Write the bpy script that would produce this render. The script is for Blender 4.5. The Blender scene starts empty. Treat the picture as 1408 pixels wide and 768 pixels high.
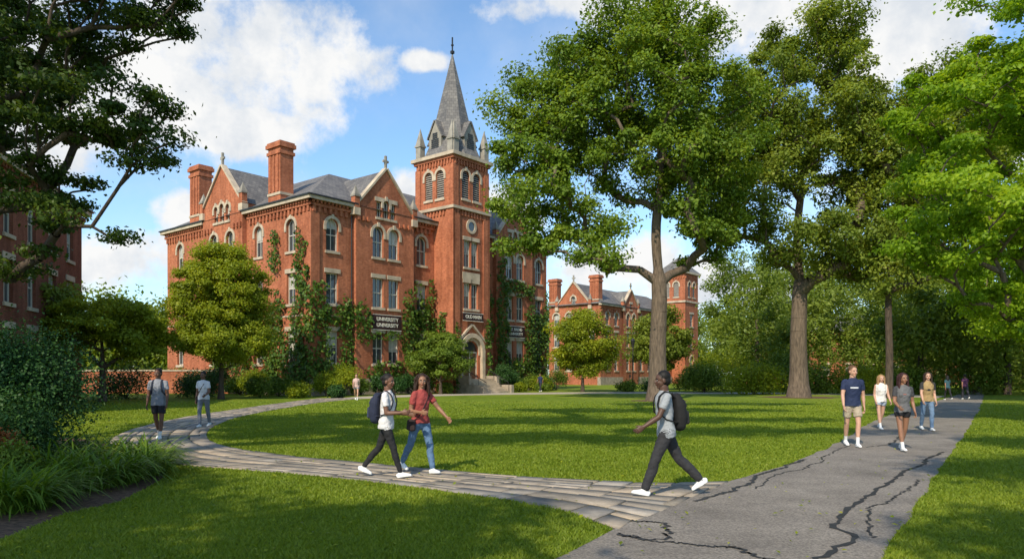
import bpy, math, random, numpy as np
from mathutils import Vector, Matrix, kdtree, noise as mnoise
random.seed(7)
rng = np.random.default_rng(7)
scene = bpy.context.scene
COL = scene.collection
EYE = 1.65
HZ = 514.0
def G(px, py):
    Y = EYE*1000.0/(py-HZ)
    return ((px-704)/1000.0*Y, Y)

# ------------------------------------------------------------------ materials
def mk(name):
    m = bpy.data.materials.new(name); m.use_nodes = True
    nt = m.node_tree; nt.nodes.clear()
    out = nt.nodes.new('ShaderNodeOutputMaterial')
    return m, nt, out
def N(nt, t, **kw):
    n = nt.nodes.new(t)
    for k, v in kw.items(): setattr(n, k, v)
    return n
def ramp(nt, stops):
    r = N(nt, 'ShaderNodeValToRGB')
    e = r.color_ramp.elements
    while len(e) < len(stops): e.new(0.5)
    for i, (p, c) in enumerate(stops):
        e[i].position = p; e[i].color = (c[0], c[1], c[2], 1)
    return r
def noise(nt, scale, detail=4, rough=0.55, coord='Object', vec=None):
    n = N(nt, 'ShaderNodeTexNoise'); n.inputs['Scale'].default_value = scale
    n.inputs['Detail'].default_value = detail; n.inputs['Roughness'].default_value = rough
    if vec is None:
        tc = N(nt, 'ShaderNodeTexCoord'); vec = tc.outputs[coord]
    nt.links.new(vec, n.inputs['Vector'])
    return n
def mixc(nt, f, a, b, mode='MIX'):
    m = N(nt, 'ShaderNodeMix', data_type='RGBA', blend_type=mode)
    L = nt.links
    for s, v in ((0, f), (6, a), (7, b)):
        if isinstance(v, (int, float)): m.inputs[s].default_value = v
        elif isinstance(v, tuple): m.inputs[s].default_value = (v[0], v[1], v[2], 1)
        else: L.new(v, m.inputs[s])
    return m.outputs[2]
def pbr(name, col, rough=0.8, var=0.25, scale=3.0, bump=0.0, bscale=40, metal=0.0, spec=0.3, detail=5):
    m, nt, out = mk(name)
    p = N(nt, 'ShaderNodeBsdfPrincipled')
    n = noise(nt, scale, detail)
    lo = tuple(c*(1-var) for c in col); hi = tuple(min(1, c*(1+var)) for c in col)
    r = ramp(nt, [(0.3, lo), (0.7, hi)])
    nt.links.new(n.outputs['Fac'], r.inputs[0]); nt.links.new(r.outputs[0], p.inputs['Base Color'])
    p.inputs['Roughness'].default_value = rough; p.inputs['Metallic'].default_value = metal
    p.inputs['Specular IOR Level'].default_value = spec
    if bump:
        b = N(nt, 'ShaderNodeBump'); b.inputs['Strength'].default_value = bump
        b.inputs['Distance'].default_value = 0.02
        n2 = noise(nt, bscale, 4); nt.links.new(n2.outputs['Fac'], b.inputs['Height'])
        nt.links.new(b.outputs[0], p.inputs['Normal'])
    nt.links.new(p.outputs[0], out.inputs[0])
    return m
def leafmat(name, dark, mid, light, transl=0.35, nscale=0.5, gain=1.0):
    m, nt, out = mk(name)
    a = N(nt, 'ShaderNodeAttribute'); a.attribute_name = 'rnd'
    n = noise(nt, nscale, 3)
    mm = N(nt, 'ShaderNodeMath', operation='MULTIPLY_ADD'); mm.inputs[1].default_value = 0.5
    ma = N(nt, 'ShaderNodeMath', operation='MULTIPLY'); ma.inputs[1].default_value = 0.5
    nt.links.new(n.outputs['Fac'], ma.inputs[0])
    nt.links.new(a.outputs['Fac'], mm.inputs[0]); nt.links.new(ma.outputs[0], mm.inputs[2])
    r = ramp(nt, [(p_, tuple(x*gain for x in c_)) for p_, c_ in ((0.15, dark), (0.5, mid), (0.85, light))])
    nt.links.new(mm.outputs[0], r.inputs[0])
    p = N(nt, 'ShaderNodeBsdfPrincipled'); p.inputs['Roughness'].default_value = 0.5
    p.inputs['Specular IOR Level'].default_value = 0.25
    nt.links.new(r.outputs[0], p.inputs['Base Color'])
    t = N(nt, 'ShaderNodeBsdfTranslucent')
    c = mixc(nt, 1.0, r.outputs[0], (1.7, 1.5, 0.5), 'MULTIPLY')
    nt.links.new(c, t.inputs['Color'])
    mx = N(nt, 'ShaderNodeMixShader'); mx.inputs[0].default_value = transl
    nt.links.new(p.outputs[0], mx.inputs[1]); nt.links.new(t.outputs[0], mx.inputs[2])
    nt.links.new(mx.outputs[0], out.inputs[0])
    return m
def brickmat(name, c1, c2, mortar, bump=0.3):
    m, nt, out = mk(name)
    uv = N(nt, 'ShaderNodeUVMap')
    b = N(nt, 'ShaderNodeTexBrick')
    b.inputs['Scale'].default_value = 1.0
    b.inputs['Brick Width'].default_value = 0.24; b.inputs['Row Height'].default_value = 0.085
    b.inputs['Mortar Size'].default_value = 0.008; b.inputs['Mortar Smooth'].default_value = 0.2
    b.inputs['Color1'].default_value = (*c1, 1); b.inputs['Color2'].default_value = (*c2, 1)
    b.inputs['Mortar'].default_value = (*mortar, 1)
    nt.links.new(uv.outputs[0], b.inputs['Vector'])
    n = noise(nt, 0.35, 6, 0.65); r = ramp(nt, [(0.3, (0.70, 0.66, 0.64)), (0.55, (1, 1, 1)), (0.75, (1.22, 1.2, 1.15))])
    nt.links.new(n.outputs['Fac'], r.inputs[0])
    c = mixc(nt, 1.0, b.outputs['Color'], r.outputs[0], 'MULTIPLY')
    mp = N(nt, 'ShaderNodeMapping'); mp.inputs['Scale'].default_value = (1.6, 0.12, 1)
    nt.links.new(uv.outputs[0], mp.inputs[0])
    n3 = noise(nt, 1.2, 5, 0.6, vec=mp.outputs[0]); r3 = ramp(nt, [(0.35, (0.72, 0.70, 0.68)), (0.6, (1.05, 1.05, 1.05))])
    nt.links.new(n3.outputs['Fac'], r3.inputs[0])
    c = mixc(nt, 0.8, c, r3.outputs[0], 'MULTIPLY')
    n5 = noise(nt, 5, 4, 0.7); r5 = ramp(nt, [(0.35, (0.82, 0.8, 0.8)), (0.65, (1.14, 1.14, 1.14))]); nt.links.new(n5.outputs['Fac'], r5.inputs[0])
    c = mixc(nt, 1.0, c, r5.outputs[0], 'MULTIPLY')
    p = N(nt, 'ShaderNodeBsdfPrincipled'); p.inputs['Roughness'].default_value = 0.9
    p.inputs['Specular IOR Level'].default_value = 0.15
    nt.links.new(c, p.inputs['Base Color'])
    bp = N(nt, 'ShaderNodeBump'); bp.inputs['Strength'].default_value = bump; bp.inputs['Distance'].default_value = 0.01
    nt.links.new(b.outputs['Fac'], bp.inputs['Height']); bp.invert = True
    nt.links.new(bp.outputs[0], p.inputs['Normal'])
    nt.links.new(p.outputs[0], out.inputs[0])
    return m
def slatemat(name):
    m, nt, out = mk(name)
    uv = N(nt, 'ShaderNodeUVMap')
    b = N(nt, 'ShaderNodeTexBrick')
    b.inputs['Scale'].default_value = 1.0
    b.inputs['Brick Width'].default_value = 0.35; b.inputs['Row Height'].default_value = 0.28
    b.inputs['Mortar Size'].default_value = 0.012
    b.inputs['Color1'].default_value = (0.105, 0.10, 0.10, 1); b.inputs['Color2'].default_value = (0.18, 0.17, 0.16, 1)
    b.inputs['Mortar'].default_value = (0.05, 0.048, 0.045, 1)
    nt.links.new(uv.outputs[0], b.inputs['Vector'])
    n = noise(nt, 0.6, 5); r = ramp(nt, [(0.3, (0.75, 0.75, 0.75)), (0.7, (1.2, 1.18, 1.12))])
    nt.links.new(n.outputs['Fac'], r.inputs[0])
    c = mixc(nt, 1.0, b.outputs['Color'], r.outputs[0], 'MULTIPLY')
    p = N(nt, 'ShaderNodeBsdfPrincipled'); p.inputs['Roughness'].default_value = 0.65
    nt.links.new(c, p.inputs['Base Color']); nt.links.new(p.outputs[0], out.inputs[0])
    return m

M = {}
M['brick'] = brickmat('brick', (0.50, 0.165, 0.078), (0.38, 0.115, 0.055), (0.32, 0.19, 0.13))
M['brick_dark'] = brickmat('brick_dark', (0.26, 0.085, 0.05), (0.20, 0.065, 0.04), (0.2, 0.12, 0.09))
M['stone'] = pbr('limestone', (0.46, 0.38, 0.28), 0.85, 0.25, 1.5, 0.2, 20)
M['greystone'] = pbr('weathered_stone', (0.27, 0.25, 0.21), 0.85, 0.3, 1.5, 0.2, 20)
M['base'] = pbr('foundation_stone', (0.33, 0.28, 0.22), 0.9, 0.3, 2.0, 0.4, 8)
M['slate'] = slatemat('slate')
M['metal'] = pbr('dark_metal', (0.05, 0.05, 0.05), 0.45, 0.2, 5, metal=0.6)
M['frame'] = pbr('painted_frame', (0.55, 0.52, 0.44), 0.5, 0.1, 4)
M['louver'] = pbr('louver_paint', (0.30, 0.27, 0.23), 0.7, 0.2, 3)
M['blind'] = pbr('window_blind', (0.42, 0.42, 0.38), 0.25, 0.15, 2, spec=0.6)
M['door'] = pbr('oak_door', (0.16, 0.09, 0.05), 0.5, 0.3, 4)
M['signboard'] = pbr('sign_board', (0.035, 0.014, 0.012), 0.5, 0.15, 4)
M['signtext'] = pbr('sign_lettering', (0.75, 0.72, 0.62), 0.5, 0.05, 4)
m, nt, out = mk('window_glass')
p = N(nt, 'ShaderNodeBsdfPrincipled'); p.inputs['Base Color'].default_value = (0.045, 0.055, 0.06, 1)
p.inputs['Roughness'].default_value = 0.06; p.inputs['Specular IOR Level'].default_value = 0.9
nz = noise(nt, 0.9, 2); bp = N(nt, 'ShaderNodeBump'); bp.inputs['Strength'].default_value = 0.15; bp.inputs['Distance'].default_value = 0.1
nt.links.new(nz.outputs['Fac'], bp.inputs['Height']); nt.links.new(bp.outputs[0], p.inputs['Normal'])
nt.links.new(p.outputs[0], out.inputs[0]); M['glass'] = m
def barkmat(name, c):
    m, nt, out = mk(name)
    tc = N(nt, 'ShaderNodeTexCoord'); mp = N(nt, 'ShaderNodeMapping'); mp.inputs['Scale'].default_value = (6, 6, 1.1)
    nt.links.new(tc.outputs['Object'], mp.inputs[0])
    n = noise(nt, 1.6, 7, 0.7, vec=mp.outputs[0])
    r = ramp(nt, [(0.3, tuple(x*0.3 for x in c)), (0.7, tuple(x*1.4 for x in c))])
    nt.links.new(n.outputs['Fac'], r.inputs[0])
    p = N(nt, 'ShaderNodeBsdfPrincipled'); p.inputs['Roughness'].default_value = 0.95
    nt.links.new(r.outputs[0], p.inputs['Base Color'])
    b = N(nt, 'ShaderNodeBump'); b.inputs['Strength'].default_value = 0.9; b.inputs['Distance'].default_value = 0.06
    nt.links.new(n.outputs['Fac'], b.inputs['Height']); nt.links.new(b.outputs[0], p.inputs['Normal'])
    nt.links.new(p.outputs[0], out.inputs[0]); return m
M['bark'] = barkmat('bark', (0.15, 0.112, 0.08))
M['bark_dark'] = barkmat('bark_dark', (0.085, 0.062, 0.045))
M['oak'] = leafmat('oak_leaves', (0.045, 0.09, 0.010), (0.12, 0.195, 0.018), (0.25, 0.32, 0.032), 0.38, 0.45, 1.12)
M['oak2'] = leafmat('oak_leaves_b', (0.055, 0.09, 0.010), (0.14, 0.195, 0.022), (0.27, 0.31, 0.04), 0.38, 0.4, 1.12)
M['maple'] = leafmat('maple_leaves', (0.07, 0.15, 0.008), (0.18, 0.30, 0.014), (0.36, 0.46, 0.025), 0.5, 0.7, 1.12)
M['shaded_leaf'] = leafmat('shaded_leaves', (0.018, 0.04, 0.006), (0.05, 0.095, 0.014), (0.13, 0.18, 0.022), 0.35, 0.9)  # leaf colour darkened to carry the shade lying on the left crown
M['yellowgreen'] = leafmat('yellowgreen_leaves', (0.09, 0.13, 0.010), (0.21, 0.27, 0.016), (0.40, 0.41, 0.025), 0.42, 0.6, 1.05)
M['ivy'] = leafmat('ivy_leaves', (0.028, 0.07, 0.010), (0.07, 0.14, 0.018), (0.16, 0.23, 0.03), 0.25, 0.8)
M['yew'] = leafmat('yew_leaves', (0.014, 0.045, 0.012), (0.035, 0.095, 0.022), (0.08, 0.16, 0.035), 0.2, 1.0)
M['shrub'] = leafmat('shrub_leaves', (0.05, 0.10, 0.012), (0.12, 0.19, 0.02), (0.22, 0.29, 0.035), 0.3, 1.0)
M['far'] = leafmat('far_leaves', (0.07, 0.115, 0.02), (0.155, 0.22, 0.032), (0.27, 0.33, 0.05), 0.4, 0.12, 1.05)
M['blade'] = leafmat('grass_blades', (0.095, 0.155, 0.012), (0.185, 0.255, 0.02), (0.29, 0.33, 0.035), 0.35, 0.5)
M['lily'] = leafmat('daylily_blades', (0.05, 0.12, 0.012), (0.12, 0.21, 0.02), (0.23, 0.32, 0.04), 0.35, 1.0)
M['rust'] = leafmat('rust_flowers', (0.12, 0.03, 0.01), (0.28, 0.08, 0.02), (0.4, 0.16, 0.03), 0.2, 2.0)

m, nt, out = mk('lawn_ground')
n1 = noise(nt, 0.11, 5, 0.6); n2 = noise(nt, 1.3, 6, 0.7); n3 = noise(nt, 22, 5, 0.75)
r1 = ramp(nt, [(0.3, (0.12, 0.185, 0.013)), (0.5, (0.17, 0.235, 0.017)), (0.72, (0.25, 0.28, 0.03))])
r2 = ramp(nt, [(0.3, (0.62, 0.7, 0.65)), (0.7, (1.28, 1.22, 1.15))]); r3 = ramp(nt, [(0.3, (0.45, 0.52, 0.45)), (0.7, (1.38, 1.32, 1.3))])
nt.links.new(n1.outputs['Fac'], r1.inputs[0]); nt.links.new(n2.outputs['Fac'], r2.inputs[0]); nt.links.new(n3.outputs['Fac'], r3.inputs[0])
c = mixc(nt, 1.0, r1.outputs[0], r2.outputs[0], 'MULTIPLY'); c = mixc(nt, 1.0, c, r3.outputs[0], 'MULTIPLY')
p = N(nt, 'ShaderNodeBsdfPrincipled'); p.inputs['Roughness'].default_value = 0.9; p.inputs['Specular IOR Level'].default_value = 0.15
b = N(nt, 'ShaderNodeBump'); b.inputs['Strength'].default_value = 0.7; b.inputs['Distance'].default_value = 0.05
nt.links.new(n3.outputs['Fac'], b.inputs['Height']); nt.links.new(b.outputs[0], p.inputs['Normal'])
nt.links.new(c, p.inputs['Base Color']); nt.links.new(p.outputs[0], out.inputs[0]); M['lawn'] = m
m, nt, out = mk('asphalt')
n1 = noise(nt, 0.7, 7, 0.7); n2 = noise(nt, 38, 5, 0.85); v = N(nt, 'ShaderNodeTexVoronoi'); v.inputs['Scale'].default_value = 32
tc = N(nt, 'ShaderNodeTexCoord'); nt.links.new(tc.outputs['Object'], v.inputs['Vector'])
r1 = ramp(nt, [(0.28, (0.13, 0.118, 0.104)), (0.5, (0.21, 0.19, 0.166)), (0.72, (0.28, 0.255, 0.222))]); r2 = ramp(nt, [(0.3, (0.4, 0.4, 0.4)), (0.7, (1.6, 1.57, 1.52))])
nt.links.new(n1.outputs['Fac'], r1.inputs[0]); nt.links.new(n2.outputs['Fac'], r2.inputs[0])
c = mixc(nt, 1.0, r1.outputs[0], r2.outputs[0], 'MULTIPLY')
r3 = ramp(nt, [(0.0, (0.55, 0.55, 0.55)), (0.6, (1.18, 1.18, 1.18))]); nt.links.new(v.outputs['Distance'], r3.inputs[0])
c = mixc(nt, 0.8, c, r3.outputs[0], 'MULTIPLY')
p = N(nt, 'ShaderNodeBsdfPrincipled'); p.inputs['Roughness'].default_value = 0.85; p.inputs['Specular IOR Level'].default_value = 0.3
b = N(nt, 'ShaderNodeBump'); b.inputs['Strength'].default_value = 0.8; b.inputs['Distance'].default_value = 0.015
nt.links.new(n2.outputs['Fac'], b.inputs['Height']); nt.links.new(b.outputs[0], p.inputs['Normal'])
nt.links.new(c, p.inputs['Base Color']); nt.links.new(p.outputs[0], out.inputs[0]); M['asphalt'] = m
M['tar'] = pbr('crack_sealer', (0.035, 0.035, 0.035), 0.6, 0.3, 8)
M['mortar'] = pbr('path_joint_sand', (0.10, 0.088, 0.06), 0.95, 0.35, 5, 0.4, 60)
M['mulch'] = pbr('mulch', (0.12, 0.07, 0.042), 0.95, 0.6, 14, 1.0, 45, detail=8)
M['concrete'] = pbr('concrete_walk', (0.40, 0.35, 0.28), 0.9, 0.15, 1.2, 0.2, 40)
m, nt, out = mk('flagstone')
a = N(nt, 'ShaderNodeAttribute'); a.attribute_name = 'rnd'
r = ramp(nt, [(0.0, (0.19, 0.17, 0.14)), (0.35, (0.31, 0.265, 0.21)), (0.65, (0.26, 0.24, 0.21)), (0.85, (0.42, 0.34, 0.245)), (1.0, (0.35, 0.32, 0.28))])
nt.links.new(a.outputs['Fac'], r.inputs[0])
n = noise(nt, 4, 7, 0.7); r2 = ramp(nt, [(0.3, (0.68, 0.68, 0.68)), (0.7, (1.24, 1.22, 1.2))]); nt.links.new(n.outputs['Fac'], r2.inputs[0])
c = mixc(nt, 1.0, r.outputs[0], r2.outputs[0], 'MULTIPLY')
p = N(nt, 'ShaderNodeBsdfPrincipled'); p.inputs['Roughness'].default_value = 0.85
b = N(nt, 'ShaderNodeBump'); b.inputs['Strength'].default_value = 0.6; b.inputs['Distance'].default_value = 0.015
n4 = noise(nt, 18, 5, 0.7); nt.links.new(n4.outputs['Fac'], b.inputs['Height']); nt.links.new(b.outputs[0], p.inputs['Normal'])
nt.links.new(c, p.inputs['Base Color']); nt.links.new(p.outputs[0], out.inputs[0]); M['flag'] = m

# ------------------------------------------------------------------ mesh utils
def empty(name, loc=(0, 0, 0)):
    e = bpy.data.objects.new(name, None); e.location = loc; COL.objects.link(e); return e
def mesh_obj(name, verts, faces, mat, parent=None, rnd=None, uv=None, smooth=False):
    me = bpy.data.meshes.new(name)
    verts = np.asarray(verts, dtype=np.float32)
    if isinstance(faces, np.ndarray):
        nf, k = faces.shape
        me.vertices.add(len(verts)); me.vertices.foreach_set('co', verts.ravel())
        me.loops.add(nf*k); me.loops.foreach_set('vertex_index', faces.astype(np.int32).ravel())
        me.polygons.add(nf); me.polygons.foreach_set('loop_start', np.arange(0, nf*k, k, dtype=np.int32))
        me.update(calc_edges=True)
    else:
        me.from_pydata([tuple(v) for v in verts], [], [tuple(f) for f in faces]); me.update()
    for q in (mat if isinstance(mat, (list, tuple)) else [mat]): me.materials.append(q)
    if rnd is not None:
        at = me.attributes.new('rnd', 'FLOAT', 'FACE'); at.data.foreach_set('value', np.asarray(rnd, dtype=np.float32))
    if uv is not None:
        l = me.uv_layers.new(name='UVMap'); l.data.foreach_set('uv', np.asarray(uv, dtype=np.float32).ravel())
    if smooth: me.polygons.foreach_set('use_smooth', np.ones(len(me.polygons), dtype=bool))
    ob = bpy.data.objects.new(name, me); COL.objects.link(ob)
    if parent: ob.parent = parent
    return ob
def norm(a): return a/np.maximum(np.linalg.norm(a, axis=-1, keepdims=True), 1e-9)
def leaves(c, size, bias, wr=0.6, vary=0.35):
    n = len(c)
    nr = norm(rng.normal(size=(n, 3))*0.75 + bias)
    t = norm(np.cross(nr, rng.normal(size=(n, 3))))
    b = np.cross(nr, t)
    L = (size*(1+vary*rng.uniform(-1, 1, n)))[:, None]
    fold = nr*L*0.12
    V = np.stack([c-t*L*0.5, c+b*L*wr*0.5+fold, c+t*L*0.5, c-b*L*wr*0.5+fold], 1).reshape(-1, 3)
    F = np.arange(n*4).reshape(n, 4)
    return V, F
def clump_leaves(centres, rad, per, size, flat=0.65, origin=None, stray=0.2):
    C = np.repeat(centres, per, axis=0); n = len(C)
    R = np.repeat(rad, per)
    d = norm(rng.normal(size=(n, 3))); rr = rng.uniform(0, 1, n)**0.45
    rr = np.where(rng.random(n) < stray, rr*rng.uniform(1, 1.7, n), rr)
    off = d*(R*rr)[:, None]; off[:, 2] *= flat
    pos = C+off
    bias = d*0.7 + np.array([0, 0, 0.6])
    if origin is not None: bias = bias + norm(pos-origin)*0.5
    V, F = leaves(pos, size, bias)
    rn = np.clip(0.5*rng.uniform(0, 1, n)+0.5*np.repeat(rng.uniform(0, 1, len(centres)), per), 0, 1)
    return V, F, rn
def tubes(segs, sides=7):
    P0 = np.array([s[0] for s in segs]); P1 = np.array([s[1] for s in segs])
    R0 = np.array([s[2] for s in segs]); R1 = np.array([s[3] for s in segs])
    t = norm(P1-P0); ref = np.where(np.abs(t[:, 2:3]) > 0.9, np.array([[1., 0, 0]]), np.array([[0, 0, 1.]]))
    x = norm(np.cross(t, ref)); y = np.cross(t, x)
    an = np.linspace(0, 2*math.pi, sides, endpoint=False)
    ca, sa = np.cos(an), np.sin(an)
    ring = x[:, None, :]*ca[None, :, None]+y[:, None, :]*sa[None, :, None]
    A = P0[:, None]+ring*R0[:, None, None]; B = P1[:, None]+ring*R1[:, None, None]
    V = np.concatenate([A, B], 1).reshape(-1, 3)
    i = np.arange(sides); j = (i+1) % sides
    f = np.stack([i, j, j+sides, i+sides], 1)
    F = (f[None]+(np.arange(len(segs))*2*sides)[:, None, None]).reshape(-1, 4)
    return V, F
def tree(name, base, height, tr, lobes, nclump, crad, per, lsize, leaf, bark='bark', minbranch=4.0, flat=0.65, shell=0.33, lean=(0, 0)):
    root = empty(name, (base[0], base[1], 0))
    bx, by = base
    vol = np.array([l[3]*l[4]*l[5] for l in lobes])**0.75; vol = vol/vol.sum()
    cs = []
    tries = 0
    mind = crad*0.8
    while len(cs) < nclump and tries < nclump*25:
        tries += 1
        l = lobes[rng.choice(len(lobes), p=vol)]
        d = norm(rng.normal(size=3)); r = rng.uniform(0, 1)**shell
        p = np.array([l[0]+d[0]*l[3]*r, l[1]+d[1]*l[4]*r, l[2]+d[2]*l[5]*r])
        if cs:
            dd = np.min(np.linalg.norm(np.array(cs)-p, axis=1))
            if dd < mind: continue
        cs.append(p)
    cs = np.array(cs)
    nodes = []; par = []
    nt_ = max(4, int(height*0.72/0.9))
    for i in range(nt_+1):
        z = height*0.72*i/nt_
        w = 0.012*height*(z/height)
        nodes.append(np.array([bx+lean[0]*z+w*math.sin(z*0.8+bx), by+lean[1]*z+w*math.cos(z*0.7), z])); par.append(i-1)
    ntr = len(nodes)
    order = np.argsort(np.linalg.norm((cs-np.array([bx, by, minbranch]))*np.array([1, 1, 0.7]), axis=1))
    tips = []
    for k in order:
        p = cs[k]-np.array([0, 0, crad*0.3])
        A = np.array(nodes)
        d = np.linalg.norm(A-p, axis=1)
        cost = d+1.2*np.maximum(0, A[:, 2]-p[2]+0.5)+np.where(A[:, 2] < minbranch, 60, 0)
        cost += 0.12*np.abs(p[2]-A[:, 2]-0.6*np.hypot(p[0]-A[:, 0], p[1]-A[:, 1]))
        j = int(np.argmin(cost)); q = nodes[j]; D = np.linalg.norm(p-q)
        ns = max(2, int(D/1.1)); last = j
        for s in range(1, ns+1):
            f = s/ns
            pt = q*(1-f)+p*f + np.array([0, 0, 0.10*D*math.sin(math.pi*f)])
            if s < ns: pt = pt+rng.normal(size=3)*0.07*D/ns*1.6
            nodes.append(pt); par.append(last); last = len(nodes)-1
        tips.append(last)
    w = np.zeros(len(nodes))
    for t in tips: w[t] += 1
    for i in range(len(nodes)-1, 0, -1): w[par[i]] += w[i]
    wm = w[0] if w[0] > 0 else 1
    rad = tr*0.85*(w/wm)**0.52
    rad = np.maximum(rad, 0.02 if height > 8 else 0.012)
    for i in range(ntr):
        z = nodes[i][2]
        rt = tr*(1-0.55*z/height) * (1+0.45*math.exp(-z/(tr*1.4)))
        rad[i] = min(max(rad[i], 0.3*tr), rt) if z > minbranch else rt
    segs = []
    for i in range(1, len(nodes)):
        a, b_ = nodes[par[i]], nodes[i]
        r0 = rad[par[i]]; r1 = rad[i]
        if i >= ntr: r0 = min(r0, r1*1.35)
        segs.append((a, b_, r0, r1))
    o = np.array([bx, by, 0])
    V, F = tubes(segs, 9)
    mesh_obj('trunk_and_limbs', V-o, F, M[bark], root, smooth=True)
    R = crad*rng.uniform(0.55, 1.4, len(cs))
    V, F, rn = clump_leaves(cs, R, per, lsize, flat, origin=np.array([bx, by, height*0.5]))
    mesh_obj('foliage', V-o, F, M[leaf], root, rnd=rn)
    return root
def shrub(name, x, y, rx, ry, rz, leaf, n, size, z0=0.0, lobes=9):
    cs = []; rr = []
    for i in range(lobes):
        d = norm(rng.normal(size=3)); d[2] = abs(d[2])
        f = 0.55
        cs.append([d[0]*rx*f, d[1]*ry*f, z0+rz*(0.35+0.5*d[2]*f*1.3)]); rr.append(0.5*min(rx, rz*1.3)*random.uniform(0.75, 1.15))
    cs = np.array(cs); rr = np.array(rr)
    V, F, rn = clump_leaves(cs, rr, max(10, n//lobes), size, 0.9, stray=.1)
    V[:, 2] = np.maximum(V[:, 2], 0.01)
    root = empty(name, (x, y, 0))
    mesh_obj('foliage', V, F, M[leaf], root, rnd=rn)
    segs = [(np.array([0, 0, 0.]), c, 0.03, 0.012) for c in cs]
    V, F = tubes(segs, 5); mesh_obj('stems', V, F, M['bark_dark'], root)
    return root

# ------------------------------------------------------------------ ground & paths
S = 900
mesh_obj('ground', [(-S, -60, 0), (S, -60, 0), (S, S*2, 0), (-S, S*2, 0)], [(0, 1, 2, 3)], M['lawn'])
def resample(pts, n):
    P = np.array(pts, float)
    out_ = []
    Q = np.vstack([2*P[0]-P[1], P, 2*P[-1]-P[-2]])
    for i in range(1, len(Q)-2):
        for t in np.linspace(0, 1, 8, endpoint=False):
            a, b_, c_, d_ = Q[i-1], Q[i], Q[i+1], Q[i+2]
            out_.append(0.5*((2*b_)+(-a+c_)*t+(2*a-5*b_+4*c_-d_)*t*t+(-a+3*b_-3*c_+d_)*t**3))
    out_.append(P[-1]); P = np.array(out_)
    s = np.r_[0, np.cumsum(np.linalg.norm(np.diff(P, axis=0), axis=1))]
    u = np.linspace(0, s[-1], n)
    return np.stack([np.interp(u, s, P[:, 0]), np.interp(u, s, P[:, 1])], 1), s[-1]
def inpoly(X, Y, poly):
    inside = np.zeros(len(X), bool); n = len(poly); j = n-1
    for i in range(n):
        xi, yi = poly[i]; xj, yj = poly[j]
        c_ = ((yi > Y) != (yj > Y)) & (X < (xj-xi)*(Y-yi)/((yj-yi) if abs(yj-yi) > 1e-9 else 1e-9)+xi)
        inside ^= c_; j = i
    return inside
inner = [G(*q) for q in [(500, 547.5), (450, 552), (390, 561), (330, 573), (295, 586), (285, 600), (305, 612), (360, 622), (430, 630), (540, 640), (650, 650), (780, 659), (900, 664), (1003, 662)]]
outer = [G(*q) for q in [(440, 547), (400, 552), (335, 561), (250, 574), (185, 589), (150, 606), (165, 622), (225, 637), (320, 645), (420, 653), (540, 666), (650, 681), (760, 698), (850, 730)]]
NS = 240
I_, li = resample(inner, NS); O_, lo_ = resample(outer, NS)
flag_poly = np.vstack([I_, O_[::-1]])
def strip(name, A, B, z, mat):
    n = len(A); V = np.vstack([np.c_[A, np.full(n, z)], np.c_[B, np.full(n, z)]])
    F = np.array([[i, i+1, n+i+1, n+i] for i in range(n-1)])
    return mesh_obj(name, V, F, mat)
fp = empty('flagstone_path')
o = strip('joint_bed', I_, O_, 0.004, M['mortar']); o.parent = fp
L = (li+lo_)/2
def pm(s, w):
    u = np.clip(s/L, 0, 1)*(NS-1); i = min(int(u), NS-2); f = u-i
    a = I_[i]*(1-f)+I_[i+1]*f; b_ = O_[i]*(1-f)+O_[i+1]*f
    return a*(1-w)+b_*w
V = []; F = []; rn = []
lanes = [0.0, 0.2, 0.42, 0.6, 0.8, 1.0]
for li_ in range(5):
    s = random.uniform(0, 0.4)
    while s < L-0.05:
        ln = random.uniform(0.4, 1.15); e = min(s+ln, L)
        w0, w1 = lanes[li_], lanes[li_+1]
        halves = [(w0, w1)]
        if random.random() < 0.3: mid = (w0+w1)/2+random.uniform(-.03, .03); halves = [(w0, mid), (mid, w1)]
        for (a0, a1) in halves:
            ga = 0.02; gw = 0.007
            sk = [random.uniform(-0.04, 0.04) for _ in range(4)]
            ps = [pm(s+ga+sk[0], a0+gw+random.uniform(-.004, .008)), pm(e-ga+sk[1], a0+gw+random.uniform(-.003, .008)), pm(e-ga+sk[2], a1-gw-random.uniform(-.003, .008)), pm(s+ga+sk[3], a1-gw-random.uniform(-.003, .008))]
            z = 0.018+random.uniform(-0.004, 0.006)
            b0 = len(V)
            cx = sum(p_[0] for p_ in ps)/4; cy = sum(p_[1] for p_ in ps)/4
            for p_ in ps: V.append((p_[0], p_[1], 0.0))
            for p_ in ps: V.append((p_[0]+(cx-p_[0])*0.015, p_[1]+(cy-p_[1])*0.015, z))
            F.append((b0+4, b0+5, b0+6, b0+7))
            for k in range(4): F.append((b0+k, b0+(k+1) % 4, b0+4+(k+1) % 4, b0+4+k))
            c_ = random.random(); rn += [c_]*5
        s = e
mesh_obj('slabs', V, np.array(F), M['flag'], fp, rnd=rn)
le = [G(*q) for q in [(360, 950), (600, 840), (765, 768), (840, 730), (925, 697), (1000, 664), (1095, 634), (1160, 604), (1195, 582), (1245, 563), (1295, 549), (1322, 540), (1335, 532)]]
re = [G(*q) for q in [(1030, 1000), (1130, 880), (1215, 768), (1245, 715), (1268, 680), (1295, 640), (1322, 604), (1338, 577), (1347, 561), (1351, 549), (1352, 540), (1348, 534), (1345, 530)]]
LA, _ = resample(le, 160); RA, _ = resample(re, 160)
LA = LA+rng.normal(size=LA.shape)*0.03; RA = RA+rng.normal(size=RA.shape)*0.03
asph_poly = np.vstack([LA, RA[::-1]])
strip('asphalt_path', LA, RA, 0.010, M['asphalt'])
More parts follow.
